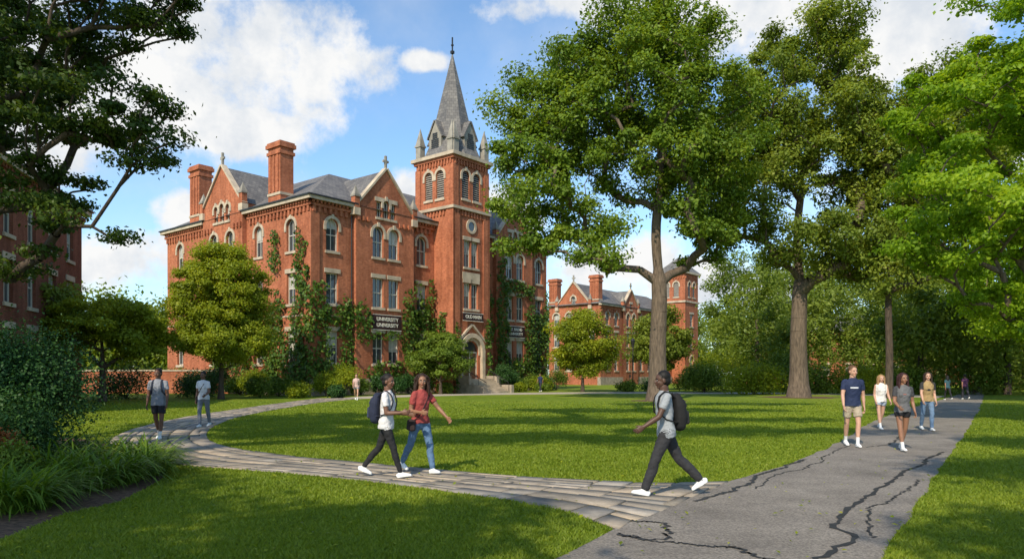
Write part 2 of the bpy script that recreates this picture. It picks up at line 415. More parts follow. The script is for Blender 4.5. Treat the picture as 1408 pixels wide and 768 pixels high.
def crack(name, pts, w, z=0.0145):
    P, Ln = resample([G(*q) for q in pts], 110)
    n = len(P); t = norm(np.gradient(P, axis=0)); nn = np.c_[-t[:, 1], t[:, 0]]
    wob = np.cumsum(rng.normal(size=n))*0.016; wob -= np.linspace(0, wob[-1], n)
    P = P+nn*wob[:, None]+rng.normal(size=P.shape)*0.014
    ww = w*(0.45+0.8*rng.random(n))[:, None]*0.5
    return strip(name, P-nn*ww, P+nn*ww, z, M['tar'])
cr = empty('crack_sealing')
for q, w in [([(1108, 632), (1060, 648), (1015, 668), (985, 684), (955, 690)], 0.07), ([(1300, 622), (1262, 640), (1232, 652), (1200, 678), (1165, 690), (1130, 722), (1160, 738), (1120, 768), (1085, 800)], 0.07),
             ([(868, 716), (905, 722), (895, 738), (850, 734)], 0.045), ([(850, 735), (930, 748), (1010, 752), (1075, 775)], 0.045), ([(1170, 612), (1120, 640), (1085, 650), (1040, 672)], 0.03),
             ([(1240, 600), (1222, 612), (1190, 615)], 0.045), ([(1262, 660), (1235, 690), (1215, 700), (1200, 740)], 0.03)]:
    c_ = crack('crack', q, w, 0.0145+random.random()*0.003); c_.parent = cr
A, _ = resample([G(*q) for q in [(428, 548.5), (520, 544), (600, 541.5), (700, 539.8), (900, 538.5), (1150, 540.5), (1300, 544)]], 60)
B, _ = resample([G(*q) for q in [(440, 551), (520, 547), (600, 544.2), (700, 542.2), (900, 540.8), (1150, 542.5), (1290, 547)]], 60)
strip('concrete_path', A, B, 0.007, M['concrete'])
bed = [G(*q) for q in [(-500, 660), (-500, 800), (-120, 780), (20, 735), (90, 706), (165, 690), (222, 660), (232, 640), (205, 624), (150, 612), (120, 604), (40, 598), (-100, 590)]]
mesh_obj('mulch_bed', [(x, y, 0.006) for x, y in bed], [tuple(range(len(bed)))], M['mulch'])
def disc(name, x, y, r, mat, z=0.006):
    n = 28; mesh_obj(name, [(x+r*(1+.12*random.uniform(-1, 1))*math.cos(a), y+r*(1+.12*random.uniform(-1, 1))*math.sin(a), z) for a in np.linspace(0, 2*math.pi, n, endpoint=False)], [tuple(range(n))], mat)
disc('mulch_ring', 9.05, 45, 1.7, M['mulch']); disc('mulch_ring', 20.5, 52, 2.6, M['mulch'])
n = 700000
Y = np.exp(rng.uniform(math.log(5.8), math.log(46), n)); X = rng.uniform(-1, 1, n)*(0.76*Y+1.0)
bad = inpoly(X, Y, flag_poly) | inpoly(X, Y, asph_poly) | inpoly(X, Y, np.array(bed)) | (rng.random(n) < np.clip((Y-26)/20, 0, 1))
X, Y = X[~bad], Y[~bad]; n = len(X)
h = rng.uniform(0.016, 0.045, n)*(1+0.006*Y); w = 0.003+0.0008*Y
an = rng.uniform(0, 2*math.pi, n); ln = h*rng.uniform(0.3, 1.3, n); la = rng.uniform(0, 2*math.pi, n)
c0 = np.stack([X, Y, np.zeros(n)], 1); wv = np.stack([np.cos(an)*w, np.sin(an)*w, np.zeros(n)], 1)
tip = c0+np.stack([np.cos(la)*ln, np.sin(la)*ln, h], 1)
V = np.stack([c0-wv, c0+wv, tip], 1).reshape(-1, 3)
pat = np.sin(X*.9+2*np.sin(Y*.35))*np.sin(Y*.55+1.5*np.sin(X*.4))
mesh_obj('grass', V, np.arange(3*n).reshape(n, 3), M['blade'], rnd=np.clip(rng.random(n)*.8+.1+.14*pat, 0, 1))
# scattered fallen leaves on lawn and paths
nf = 900; Y = np.exp(rng.uniform(math.log(6), math.log(30), nf)); X = rng.uniform(-1, 1, nf)*.75*Y
V, F = leaves(np.stack([X, Y, np.full(nf, .04)], 1), .055, np.tile([0, 0, 2.5], (nf, 1)))
mesh_obj('fallen_leaves', V, F, M['yellowgreen'], rnd=rng.random(nf))

# ------------------------------------------------------------------ buildings
class MB:
    def __init__(s): s.v = []; s.f = []; s.uv = []
    def face(s, pts, uvs):
        b0 = len(s.v); s.v += pts; s.f.append(tuple(range(b0, b0+len(pts)))); s.uv += uvs
class Bld:
    def __init__(s, name, loc): s.root = empty(name, (loc[0], loc[1], 0)); s.c = {}; s.loc = loc
    def get(s, comp, mat):
        if comp not in s.c: s.c[comp] = (MB(), mat)
        return s.c[comp][0]
    def done(s):
        for k, (mb, mat) in s.c.items():
            V = np.array(mb.v)-np.array([s.loc[0], s.loc[1], 0])
            mesh_obj(k, V, mb.f, M[mat], s.root, uv=mb.uv)
class Fr:
    def __init__(s, o, d, n): s.o = o; s.d = d; s.n = n
    def P(s, a, d, z): return (s.o[0]+s.d[0]*a+s.n[0]*d, s.o[1]+s.d[1]*a+s.n[1]*d, z)
def quad(B, comp, mat, fr, pts, uvs=None):
    B.get(comp, mat).face([fr.P(*q) for q in pts], uvs or [(q[0]+q[1], q[2]) for q in pts])
def box(B, comp, mat, fr, a0, a1, d0, d1, z0, z1):
    q = lambda *p: quad(B, comp, mat, fr, p)
    q((a0, d1, z0), (a1, d1, z0), (a1, d1, z1), (a0, d1, z1))
    q((a0, d0, z0), (a0, d1, z0), (a0, d1, z1), (a0, d0, z1))
    q((a1, d0, z0), (a1, d1, z0), (a1, d1, z1), (a1, d0, z1))
    q((a0, d0, z0), (a1, d0, z0), (a1, d0, z1), (a0, d0, z1))
    quad(B, comp, mat, fr, [(a0, d0, z1), (a1, d0, z1), (a1, d1, z1), (a0, d1, z1)], [(a0, d0), (a1, d0), (a1, d1), (a0, d1)])
    quad(B, comp, mat, fr, [(a0, d0, z0), (a1, d0, z0), (a1, d1, z0), (a0, d1, z0)], [(a0, d0), (a1, d0), (a1, d1), (a0, d1)])
def ring(B, comp, mat, fr, ac, zc, r0, r1, d0, d1, n=10, full=False):
    A = np.linspace(0, 2*math.pi if full else math.pi, (n*2 if full else n)+1)
    for i in range(len(A)-1):
        c0, s0, c1, s1 = math.cos(A[i]), math.sin(A[i]), math.cos(A[i+1]), math.sin(A[i+1])
        p = [(ac+r0*c0, zc+r0*s0), (ac+r1*c0, zc+r1*s0), (ac+r1*c1, zc+r1*s1), (ac+r0*c1, zc+r0*s1)]
        quad(B, comp, mat, fr, [(x, d1, z) for x, z in p])
        quad(B, comp, mat, fr, [(p[1][0], d0, p[1][1]), (p[1][0], d1, p[1][1]), (p[2][0], d1, p[2][1]), (p[2][0], d0, p[2][1])])
        quad(B, comp, mat, fr, [(p[0][0], d0, p[0][1]), (p[0][0], d1, p[0][1]), (p[3][0], d1, p[3][1]), (p[3][0], d0, p[3][1])])
def window(B, fr, d, a, z, w, h, kind='rect', brick='brick'):
    x0, x1 = a-w/2, a+w/2; z1 = z+h; D = 0.26; arch = kind in ('arch', 'louver', 'door')
    zs = z1-w/2 if arch else z1
    for x in (x0, x1): quad(B, 'reveals', brick, fr, [(x, d, z), (x, d-D, z), (x, d-D, zs), (x, d, zs)], [(0, z), (D, z), (D, zs), (0, zs)])
    quad(B, 'reveals', brick, fr, [(x0, d, z), (x1, d, z), (x1, d-D, z), (x0, d-D, z)])
    if arch:
        A = np.linspace(0, math.pi, 13); pts = [(a+w/2*math.cos(t), zs+w/2*math.sin(t)) for t in A]
        for i in range(12):
            (xa, za), (xb, zb) = pts[i], pts[i+1]
            quad(B, 'reveals', brick, fr, [(xa, d, za), (xb, d, zb), (xb, d-D, zb), (xa, d-D, za)])
            cx = x1 if i < 6 else x0
            quad(B, 'walls', brick, fr, [(cx, d, z1), (xa, d, za), (xb, d, zb)])
    else:
        quad(B, 'reveals', brick, fr, [(x0, d, z1), (x1, d, z1), (x1, d-D, z1), (x0, d-D, z1)])
    if kind == 'louver':
        quad(B, 'louver_back', 'metal', fr, [(x0, d-D, z), (x1, d-D, z), (x1, d-D, z1), (x0, d-D, z1)])
        zz = z+0.05
        while zz < z1-0.1:
            quad(B, 'louvers', 'louver', fr, [(x0, d-0.06, zz), (x1, d-0.06, zz), (x1, d-0.2, zz+0.16), (x0, d-0.2, zz+0.16)]); zz += 0.19
    elif kind == 'door':
        quad(B, 'door_leaf', 'door', fr, [(x0, d-D, z), (x1, d-D, z), (x1, d-D, z1), (x0, d-D, z1)])
        box(B, 'door_frame', 'frame', fr, x0, x1, d-D+.02, d-D+.1, z+2.3, z+2.42)
        for x in (x0, a-.04, x1-.08): box(B, 'door_frame', 'frame', fr, x, x+.08, d-D+.023, d-D+.09, z, z+2.3)
        for sx in (-1, 1): box(B, 'door_glass', 'glass', fr, a+sx*w*.25-.2, a+sx*w*.25+.2, d-D+.01, d-D+.03, z+1.0, z+2.0)
        box(B, 'door_glass', 'glass', fr, x0+.1, x1-.1, d-D+.01, d-D+.03, z+2.5, z1-.1)
    else:
        g = d-D
        quad(B, 'window_glass', 'glass', fr, [(x0, g, z), (x1, g, z), (x1, g, z1), (x0, g, z1)])
        if random.random() < 0.6:
            f = random.choice([0.45, 0.3, 0.6, 0.5]); zb = z1-h*f
            quad(B, 'window_blinds', 'blind', fr, [(x0, g+.004, zb), (x1, g+.004, zb), (x1, g+.004, z1), (x0, g+.004, z1)])
        t = 0.075
        for (xa, xb, za, zb) in [(x0, x0+t, z, z1), (x1-t, x1, z, z1), (x0+t, x1-t, z, z+t), (x0+t, x1-t, z1-t, z1), (x0+t, x1-t, z+h*.5-.03, z+h*.5+.04), (a-.02, a+.02, z+t, z+h*.5-.03), (a-.02, a+.02, z+h*.5+.04, z1-t)]:
            box(B, 'window_frames', 'frame', fr, xa, xb, g+.008, g+.07, za, zb)
        if arch:
            ring(B, 'window_frames', 'frame', fr, a, zs, w/2-t, w/2-.002, g+.01, g+.075, 8)
    if kind != 'door': box(B, 'sills', 'stone', fr, x0-.12, x1+.12, d-.1, d+.10, z-.2, z-.003)
    if arch:
        ring(B, 'arch_hoods', 'stone', fr, a, zs, w/2+.02, w/2+.24, d-.02, d+.07)
        for x in (x0-.24, x1+.02): box(B, 'arch_hoods', 'stone', fr, x, x+.22, d-.02, d+.075, zs-.35, zs-.003)
        box(B, 'keystones', 'stone', fr, a-.12, a+.12, d-.02, d+.11, z1-.01, z1+.34)
    else:
        box(B, 'lintels', 'stone', fr, x0-.18, x1+.18, d-.02, d+.06, z1+.003, z1+.34)
def facade(B, fr, d, a0, a1, z0, z1, ops, brick='brick'):
    xs = {a0, a1}; zs = {z0, z1}
    for (a, z, w, h, k) in ops: xs |= {a-w/2, a+w/2}; zs |= {z, z+h}
    xs = sorted(xs); zs = sorted(zs)
    for i in range(len(xs)-1):
        for j in range(len(zs)-1):
            cx = (xs[i]+xs[i+1])/2; cz = (zs[j]+zs[j+1])/2
            if any(abs(cx-a) < w/2 and z < cz < z+h for (a, z, w, h, k) in ops): continue
            quad(B, 'walls', brick, fr, [(xs[i], d, zs[j]), (xs[i+1], d, zs[j]), (xs[i+1], d, zs[j+1]), (xs[i], d, zs[j+1])])
    for (a, z, w, h, k) in ops: window(B, fr, d, a, z, w, h, k, brick)
def beam(B, comp, mat, fr, p, q, d0, d1, t):
    (a0, z0), (a1, z1) = p, q
    L_ = math.hypot(a1-a0, z1-z0); nx, nz = -(z1-z0)/L_*t, (a1-a0)/L_*t
    if nz < 0: nx, nz = -nx, -nz
    c = [(a0, z0), (a1, z1), (a1+nx, z1+nz), (a0+nx, z0+nz)]
    for d in (d0, d1): quad(B, comp, mat, fr, [(x, d, z) for x, z in c])
    for i in range(4):
        (xa, za), (xb, zb) = c[i], c[(i+1) % 4]
        quad(B, comp, mat, fr, [(xa, d0, za), (xb, d0, zb), (xb, d1, zb), (xa, d1, za)])
def pyramid(B, comp, mat, fr, a, d, hw, z0, z1):
    c = [(a-hw, d-hw), (a+hw, d-hw), (a+hw, d+hw), (a-hw, d+hw)]
    for i in range(4):
        p, q = c[i], c[(i+1) % 4]
        quad(B, comp, mat, fr, [(p[0], p[1], z0), (q[0], q[1], z0), (a, d, z1)], [(0, 0), (2*hw, 0), (hw, z1-z0)])
def dentils(B, fr, d, a0, a1, z0, z1, brick, st=0.5, out_=0.16):
    a = a0+.1
    while a < a1-.25:
        box(B, 'corbels', brick, fr, a, a+st*.45, d, d+out_, z0, z1); a += st
def cornice(B, fr, d, a0, a1, z, brick='brick'):
    dentils(B, fr, d, a0, a1, z-1.05, z-.62, brick)
    box(B, 'cornice_brick', brick, fr, a0-.2, a1+.2, d-.05, d+.2, z-.62, z-.4)
    dentils(B, fr, d+.2, a0-.15, a1+.15, z-.4, z-.2, brick, .35, .14)
    box(B, 'cornice_stone', 'stone', fr, a0-.45, a1+.45, d-.05, d+.5, z-.2, z+.05)
    box(B, 'gutter', 'metal', fr, a0-.55, a1+.55, d+.3, d+.6, z+.053, z+.16)
def gable(B, fr, d, a0, a1, ze, za, wz0, wz1, hw, ops, depth, brick='brick'):
    ac = (a0+a1)/2; half = (a1-a0)/2
    facade(B, fr, d, ac-hw, ac+hw, wz0, wz1, ops, brick)
    xs = half*(za-wz1)/(za-ze)
    for s in (-1, 1):
        quad(B, 'walls', brick, fr, [(ac+s*half, d, wz0), (ac+s*hw, d, wz0), (ac+s*hw, d, wz1), (ac+s*xs, d, wz1), (ac+s*half, d, ze)])
    quad(B, 'walls', brick, fr, [(ac-xs, d, wz1), (ac+xs, d, wz1), (ac, d, za)])
    for s in (-1, 1):
        beam(B, 'gable_coping', 'stone', fr, (ac+s*(half+.15), ze-.1), (ac, za+.07), d-.35, d+.16, .16)
        quad(B, 'roof', 'slate', fr, [(ac+s*(half+.1), d-.3, ze), (ac+s*(half+.1), d-depth, ze), (ac, d-depth, za), (ac, d-.3, za)], [(0, 0), (depth, 0), (depth, 4.5), (0, 4.5)])
        box(B, 'kneelers', 'stone', fr, ac+s*half-.3, ac+s*half+.3, d-.36, d+.2, ze-.7, ze-.12)
        box(B, 'pinnacles', brick, fr, ac+s*half-.24, ac+s*half+.24, d-.3, d+.18, ze-.12, ze+.75)
        box(B, 'pinnacle_caps', 'greystone', fr, ac+s*half-.3, ac+s*half+.3, d-.36, d+.24, ze+.753, ze+.9)
        pyramid(B, 'pinnacle_caps', 'greystone', fr, ac+s*half, d-.06, .26, ze+.9, ze+1.7)
        quad(B, 'walls', brick, fr, [(ac+s*half, d, wz0), (ac+s*half, d-1.2, wz0), (ac+s*half, d-1.2, ze), (ac+s*half, d, ze)])
    box(B, 'finial', 'greystone', fr, ac-.09, ac+.09, d-.15, d+.03, za+.1, za+1.2)
    box(B, 'finial', 'greystone', fr, ac-.3, ac+.3, d-.13, d+.01, za+.65, za+.83)
def chimney(B, fr, a, d, w, dp, z0, z1, brick='brick'):
    box(B, 'chimneys', brick, fr, a-w/2, a+w/2, d-dp, d, z0, z1)
    for k in (-.3, 0, .3): box(B, 'chimneys', brick, fr, a+k*w-.1, a+k*w+.1, d, d+.07, z0+1.2, z1-.9)
    box(B, 'chimney_caps', brick, fr, a-w/2-.1, a+w/2+.1, d-dp-.1, d+.1, z1-.85, z1-.6)
    box(B, 'chimney_caps', brick, fr, a-w/2-.16, a+w/2+.16, d-dp-.16, d+.16, z1-.3, z1+.0)
    box(B, 'chimney_caps', 'brick', fr, a-w/2-.08, a+w/2+.08, d-dp-.08, d+.08, z1, z1+.16)
    box(B, 'chimney_collars', 'stone', fr, a-w/2-.06, a+w/2+.06, d-dp-.06, d+.06, z0+.9, z0+1.1)
def hiproof(B, fr, a0, a1, d0, d1, z0, z1, ins):
    o = [(a0, d0), (a1, d0), (a1, d1), (a0, d1)]; i_ = [(a0+ins, d0-ins), (a1-ins, d0-ins), (a1-ins, d1+ins), (a0+ins, d1+ins)]
    sl = math.hypot(ins, z1-z0)
    for k in range(4):
        p, q = o[k], o[(k+1) % 4]; r, s = i_[(k+1) % 4], i_[k]
        ln_ = math.hypot(p[0]-q[0], p[1]-q[1])
        quad(B, 'roof', 'slate', fr, [(p[0], p[1], z0), (q[0], q[1], z0), (r[0], r[1], z1), (s[0], s[1], z1)], [(0, 0), (ln_, 0), (ln_-ins, sl), (ins, sl)])
    quad(B, 'roof', 'slate', fr, [(x, y, z1) for x, y in i_], [(x, y) for x, y in i_])

u = np.array([0.63, 0.7766]); v = np.array([-0.7766, 0.63])
C1 = np.array([-15.2, 55.0])
B = Bld('brick_university_hall', C1)
front = Fr(C1, u, -v); left = Fr(C1, v, -u)
ZC = 15.05; LF = 30.0; LD = 22.7
FL = [(2.5, 2.5, 'rect'), (7.1, 2.4, 'rect'), (11.2, 2.5, 'arch')]
def col(a, w=1.15): return [(a, z, w, h, k) for z, h, k in FL]
ops = col(1.95)+col(11.5)+col(19.4)+col(28.6)
facade(B, front, 0, 0, LF, 1.3, ZC, ops)
box(B, 'foundation', 'base', front, -.12, LF+.12, -.5, .12, 0, 1.3)
box(B, 'string_course', 'stone', front, -.03, LF+.03, -.02, .05, 6.1, 6.22)
for (b0, b1) in ((3.95, 10.2), (21.2, 27.0)):
    c = (b0+b1)/2; d = 0.4
    facade(B, front, d, b0, b1, 1.3, 14.3, col(c-.85)+col(c+.85))
    for x in (b0, b1): quad(B, 'walls', 'brick', front, [(x, 0, 1.3), (x, d, 1.3), (x, d, 14.3), (x, 0, 14.3)])
    box(B, 'foundation', 'base', front, b0-.1, b1+.1, .1, d+.12, 0, 1.303)
    gable(B, front, d, b0, b1, 15.0, 18.5, 14.3, 16.0, 1.25, [(c-.75, 14.5, .55, 1.3, 'rect'), (c, 14.5, .6, 1.45, 'arch'), (c+.75, 14.5, .55, 1.3, 'rect')], 7)
    dentils(B, front, d, b0, c-1.3, 13.95, 14.3, 'brick'); dentils(B, front, d, c+1.3, b1, 13.95, 14.3, 'brick')
    box(B, 'string_course', 'stone', front, b0-.02, b1+.02, d-.02, d+.05, 6.103, 6.223)
for (x0, x1) in ((0, 3.5), (10.65, 13.0), (17.8, 20.7), (27.5, LF)): cornice(B, front, 0, x0, x1, ZC)
ops = []
for t in (2.6, 7.1, 20.2): ops += col(t)
facade(B, left, 0, 0, LD, 1.3, ZC, ops)
box(B, 'foundation', 'base', left, -.1, LD+.1, -.5, .117, 0, 1.297)
box(B, 'string_course', 'stone', left, -.03, LD, -.02, .047, 6.1, 6.217)
b0, b1 = 8.9, 15.3; c = 12.1; d = .4
facade(B, left, d, b0, b1, 1.3, 14.3, col(c-1.3)+col(c+1.3))
for x in (b0, b1): quad(B, 'walls', 'brick', left, [(x, 0, 1.3), (x, d, 1.3), (x, d, 14.3), (x, 0, 14.3)])
gable(B, left, d, b0, b1, 15.9, 19.4, 14.3, 16.4, 1.5, [(c-.95, 14.7, .6, 1.35, 'arch'), (c, 14.7, .65, 1.5, 'arch'), (c+.95, 14.7, .6, 1.35, 'arch')], 8)
cornice(B, left, 0, 0, 8.4, ZC); cornice(B, left, 0, 15.8, LD, ZC)
dentils(B, left, d, b0, c-1.5, 13.9, 14.3, 'brick'); dentils(B, left, d, c+1.5, b1, 13.9, 14.3, 'brick')
chimney(B, left, 4.9, -.02, 1.7, 1.2, 15.0, 20.0); chimney(B, left, 17.6, -.02, 1.7, 1.2, 15.0, 20.4)
quad(B, 'walls', 'brick', front, [(LF, 0, 0), (LF, -LD, 0), (LF, -LD, ZC), (LF, 0, ZC)]); quad(B, 'walls', 'brick', front, [(0, -LD, 0), (LF, -LD, 0), (LF, -LD, ZC), (0, -LD, ZC)])
hiproof(B, front, -.45, LF+.45, .45, -LD-.45, ZC+.06, 19.3, 7.0)
for fr_ in (front, left): box(B, 'corner_pilaster', 'brick', fr_, -.1, .7, -.05, .103, 1.3, 13.95)
T0 = 13.06; W = 4.65; P_ = 2.35
tc_ = C1+u*T0-v*P_
tf = Fr(tc_, u, -v); tl = Fr(tc_, v, -u); tr_ = Fr(tc_+u*W, v, u); tb = Fr(tc_+v*W, u, v)
TZ = 20.9; cw = W/2
bel = [(cw-.72, 17.25, .95, 2.5, 'louver'), (cw+.72, 17.25, .95, 2.5, 'louver')]
facade(B, tf, 0, 0, W, 0, TZ, [(cw, 1.25, 1.9, 3.4, 'door'), (cw-.5, 7.5, .85, 2.3, 'rect'), (cw+.5, 7.5, .85, 2.3, 'rect'), (cw-.5, 11.2, .85, 2.4, 'rect'), (cw+.5, 11.2, .85, 2.4, 'rect')]+bel)
facade(B, tl, 0, 0, W, 0, TZ, bel); facade(B, tr_, 0, 0, W, 0, TZ, bel); facade(B, tb, 0, 0, W, 15, TZ, bel)
for k, fr_ in enumerate((tf, tl, tr_, tb)):
    e = k*.0015
    for x in (0, W-.75): box(B, 'buttresses', 'brick', fr_, x-(0.12 if x == 0 else 0), x+.75+(0.12 if x else 0), -.1, .12+e, 0, 16.2)
    box(B, 'tower_bands', 'stone', fr_, -.2, W+.2, -.1, .24+e, 16.2+e, 16.45)
    dentils(B, fr_, 0, .1, W-.1, 15.7, 16.15, 'brick', .4, .12)
    dentils(B, fr_, 0, .05, W-.05, 20.15, 20.6, 'brick', .36, .14)
    box(B, 'tower_brick_band', 'brick', fr_, -.15, W+.15, -.1, .18+e, 20.6+e, 20.85)
    box(B, 'tower_bands', 'stone', fr_, -.35, W+.35, -.1, .38+e, 20.85+e, 21.15)
    for x in (0, W-.55): box(B, 'belfry_piers', 'brick', fr_, x-.05, x+.6, -.1, .08+e, 16.45, 20.15)
    box(B, 'lucarne_walls', 'greystone', fr_, cw-.75, cw+.75, -1.2, -.1, 21.15, 22.9)
    for s in (-1, 1):
        beam(B, 'lucarne_coping', 'slate', fr_, (cw+s*.9, 22.75), (cw, 24.35), -1.9, .0, .12)
    quad(B, 'lucarne_walls', 'greystone', fr_, [(cw-.75, -.1, 22.9), (cw+.75, -.1, 22.9), (cw, -.1, 24.25)])
    zz = 21.5
    while zz < 23.2:
        hwid = .45 if zz < 22.6 else .3
        box(B, 'lucarne_louvers', 'metal', fr_, cw-hwid, cw+hwid, -.1, -.06, zz, zz+.12); zz += .18
    box(B, 'tower_pinnacles', 'greystone', fr_, -.1, .5, -.62, -.02, 21.15, 22.3)
    box(B, 'tower_pinnacles', 'greystone', fr_, -.18, .58, -.7, .06, 22.3, 22.45)
    pyramid(B, 'tower_pinnacles', 'greystone', fr_, .2, -.32, .33, 22.45, 24.1)
ring(B, 'roundel', 'stone', tf, cw, 14.9, .42, .66, -.02, .09, 12, True)
quad(B, 'roundel_glass', 'glass', tf, [(cw+.42*math.cos(t), .03, 14.9+.42*math.sin(t)) for t in np.linspace(0, 2*math.pi, 20, endpoint=False)])
box(B, 'name_panel', 'stone', tf, cw-1.15, cw+1.15, -.02, .05, 10.1, 10.75)
ring(B, 'portal', 'stone', tf, cw, 1.25+3.4-.95, 1.23, 1.62, -.02, .3, 12)
for x in (cw-1.62, cw+1.23): box(B, 'portal', 'stone', tf, x, x+.39, -.02, .3, 0, 3.697)
beam(B, 'portal', 'stone', tf, (cw-1.75, 4.5), (cw, 6.0), -.01, .22, .18); beam(B, 'portal', 'stone', tf, (cw+1.75, 4.5), (cw, 6.0), -.01, .222, .18)
sc = tc_+(u+v)*W/2; oct_ = []
for z, r in ((21.15, 2.75), (22.4, 2.2), (31.0, .06)):
    oct_.append([(sc[0]+u[0]*r*math.cos(t)+v[0]*r*math.sin(t), sc[1]+u[1]*r*math.cos(t)+v[1]*r*math.sin(t), z) for t in np.linspace(math.pi/8, math.pi/8+2*math.pi, 8, endpoint=False)])
mb = B.get('spire', 'slate')
for k in range(2):
    for i in range(8):
        j = (i+1) % 8; h0 = 0 if k == 0 else 1.4; h1 = 1.4 if k == 0 else 10
        ww = (1.05, .84, .02); mb.face([oct_[k][i], oct_[k][j], oct_[k+1][j], oct_[k+1][i]], [(i*3-ww[k], h0), (i*3+ww[k], h0), (i*3+ww[k+1], h1), (i*3-ww[k+1], h1)])
cf = Fr(sc, u, -v)
box(B, 'spire_finial', 'metal', cf, -.05, .05, -.05, .05, 30.8, 32.6); box(B, 'spire_finial', 'metal', cf, -.14, .14, -.14, .14, 31.1, 31.35)
box(B, 'spire_finial', 'metal', cf, -.09, .09, -.09, .09, 31.8, 31.95)
for k in range(7): box(B, 'steps', 'stone', tf, cw-1.7, cw+1.7, .3, .9+.32*(7-k), k*.178+.001, (k+1)*.178)
for x in (cw-2.05, cw+1.7): box(B, 'step_cheeks', 'base', tf, x, x+.35, .12, 1.6, 0, 1.5); box(B, 'step_cheeks', 'base', tf, x, x+.35, 1.6, 3.3, 0, .7)
for x in (cw-1.5, cw+1.5):
    P0, P1 = tf.P(x, .5, 2.15), tf.P(x, 3.1, .95)
    segs = [(np.array(P0), np.array(P1), .03, .03)]
    for f in (0, .33, .66, 1): pp = np.array(P0)*(1-f)+np.array(P1)*f; segs.append((pp, pp-np.array([0, 0, .9]), .02, .02))
    V, F = tubes(segs, 6); ob = mesh_obj('handrail', V-np.array([C1[0], C1[1], 0]), F, M['metal'], B.root)
for x in (3.75, 10.45):
    V, F = tubes([(np.array(front.P(x, .12, .2)), np.array(front.P(x, .12, 14.2)), .06, .06)], 7); mesh_obj('downpipe', V-np.array([C1[0], C1[1], 0]), F, M['metal'], B.root)
B.done()

def sign(name, fr, a, z, d, w, h, lines, size):
    mb = Bld(name, (0, 0)); box(mb, 'board', 'signboard', fr, a-w/2, a+w/2, d, d+.06, z-h/2, z+h/2)
    for (xa, xb, za, zb) in [(a-w/2, a+w/2, z+h/2, z+h/2+.04), (a-w/2, a+w/2, z-h/2-.04, z-h/2)]: box(mb, 'border', 'signtext', fr, xa, xb, d, d+.065, za, zb)
    mb.done()
    ang = math.atan2(fr.d[1], fr.d[0])
    for i, t in enumerate(lines):
        cu = bpy.data.curves.new('lettering', 'FONT'); cu.body = t; cu.size = size; cu.align_x = 'CENTER'; cu.align_y = 'CENTER'; cu.extrude = .008; cu.offset = 0.003
        o = bpy.data.objects.new('lettering', cu); COL.objects.link(o); o.parent = mb.root
        zc = z+(len(lines)-1)*size*.55-i*size*1.1
        o.location = fr.P(a, d+.075, zc); o.rotation_euler = (math.pi/2, 0, ang); cu.materials.append(M['signtext'])
sign('hall_name_sign', front, 7.1, 5.9, .5, 3.1, 1.2, ['UNIVERSITY', 'UNIVERSITY'], .44)
sign('hall_name_sign', tf, cw, 6.75, .24, 2.7, .66, ['OLD MAIN'], .44)
sign('hall_name_sign', front, 24.1, 5.9, .5, 2.8, 1.1, ['ST. BREND', 'UNIVERSITY'], .4)

def ivy(name, specs, n_per=700):
    P = []; Nn = []
    for (fr, d, ac, zc, ra, rz, dens) in specs:
        n = int(dens*n_per*ra*rz); th = rng.uniform(0, 2*math.pi, n); r = np.sqrt(rng.uniform(0, 1, n))
        a = ac+ra*r*np.cos(th); z = zc+rz*r*np.sin(th)
        keep = []
        for i in range(n):
            q = mnoise.noise(Vector((a[i]*.9, z[i]*.9, ac)))+.5*mnoise.noise(Vector((a[i]*3, z[i]*3, ac)))
            keep.append(q > -.5+(.85*r[i]**3) and z[i] > 0.05)
        keep = np.array(keep); a, z = a[keep], z[keep]; dd = d+np.abs(rng.normal(size=len(a)))*.2+.03
        P.append(np.stack([fr.o[0]+fr.d[0]*a+fr.n[0]*dd, fr.o[1]+fr.d[1]*a+fr.n[1]*dd, z], 1)); Nn.append(np.tile([fr.n[0], fr.n[1], .35], (len(a), 1)))
    P = np.vstack(P); Nn = np.vstack(Nn)
    V, F = leaves(P, .25, Nn*1.1, wr=.85)
    root = empty(name); mesh_obj('foliage', V, F, M['ivy'], root, rnd=rng.random(len(P)))
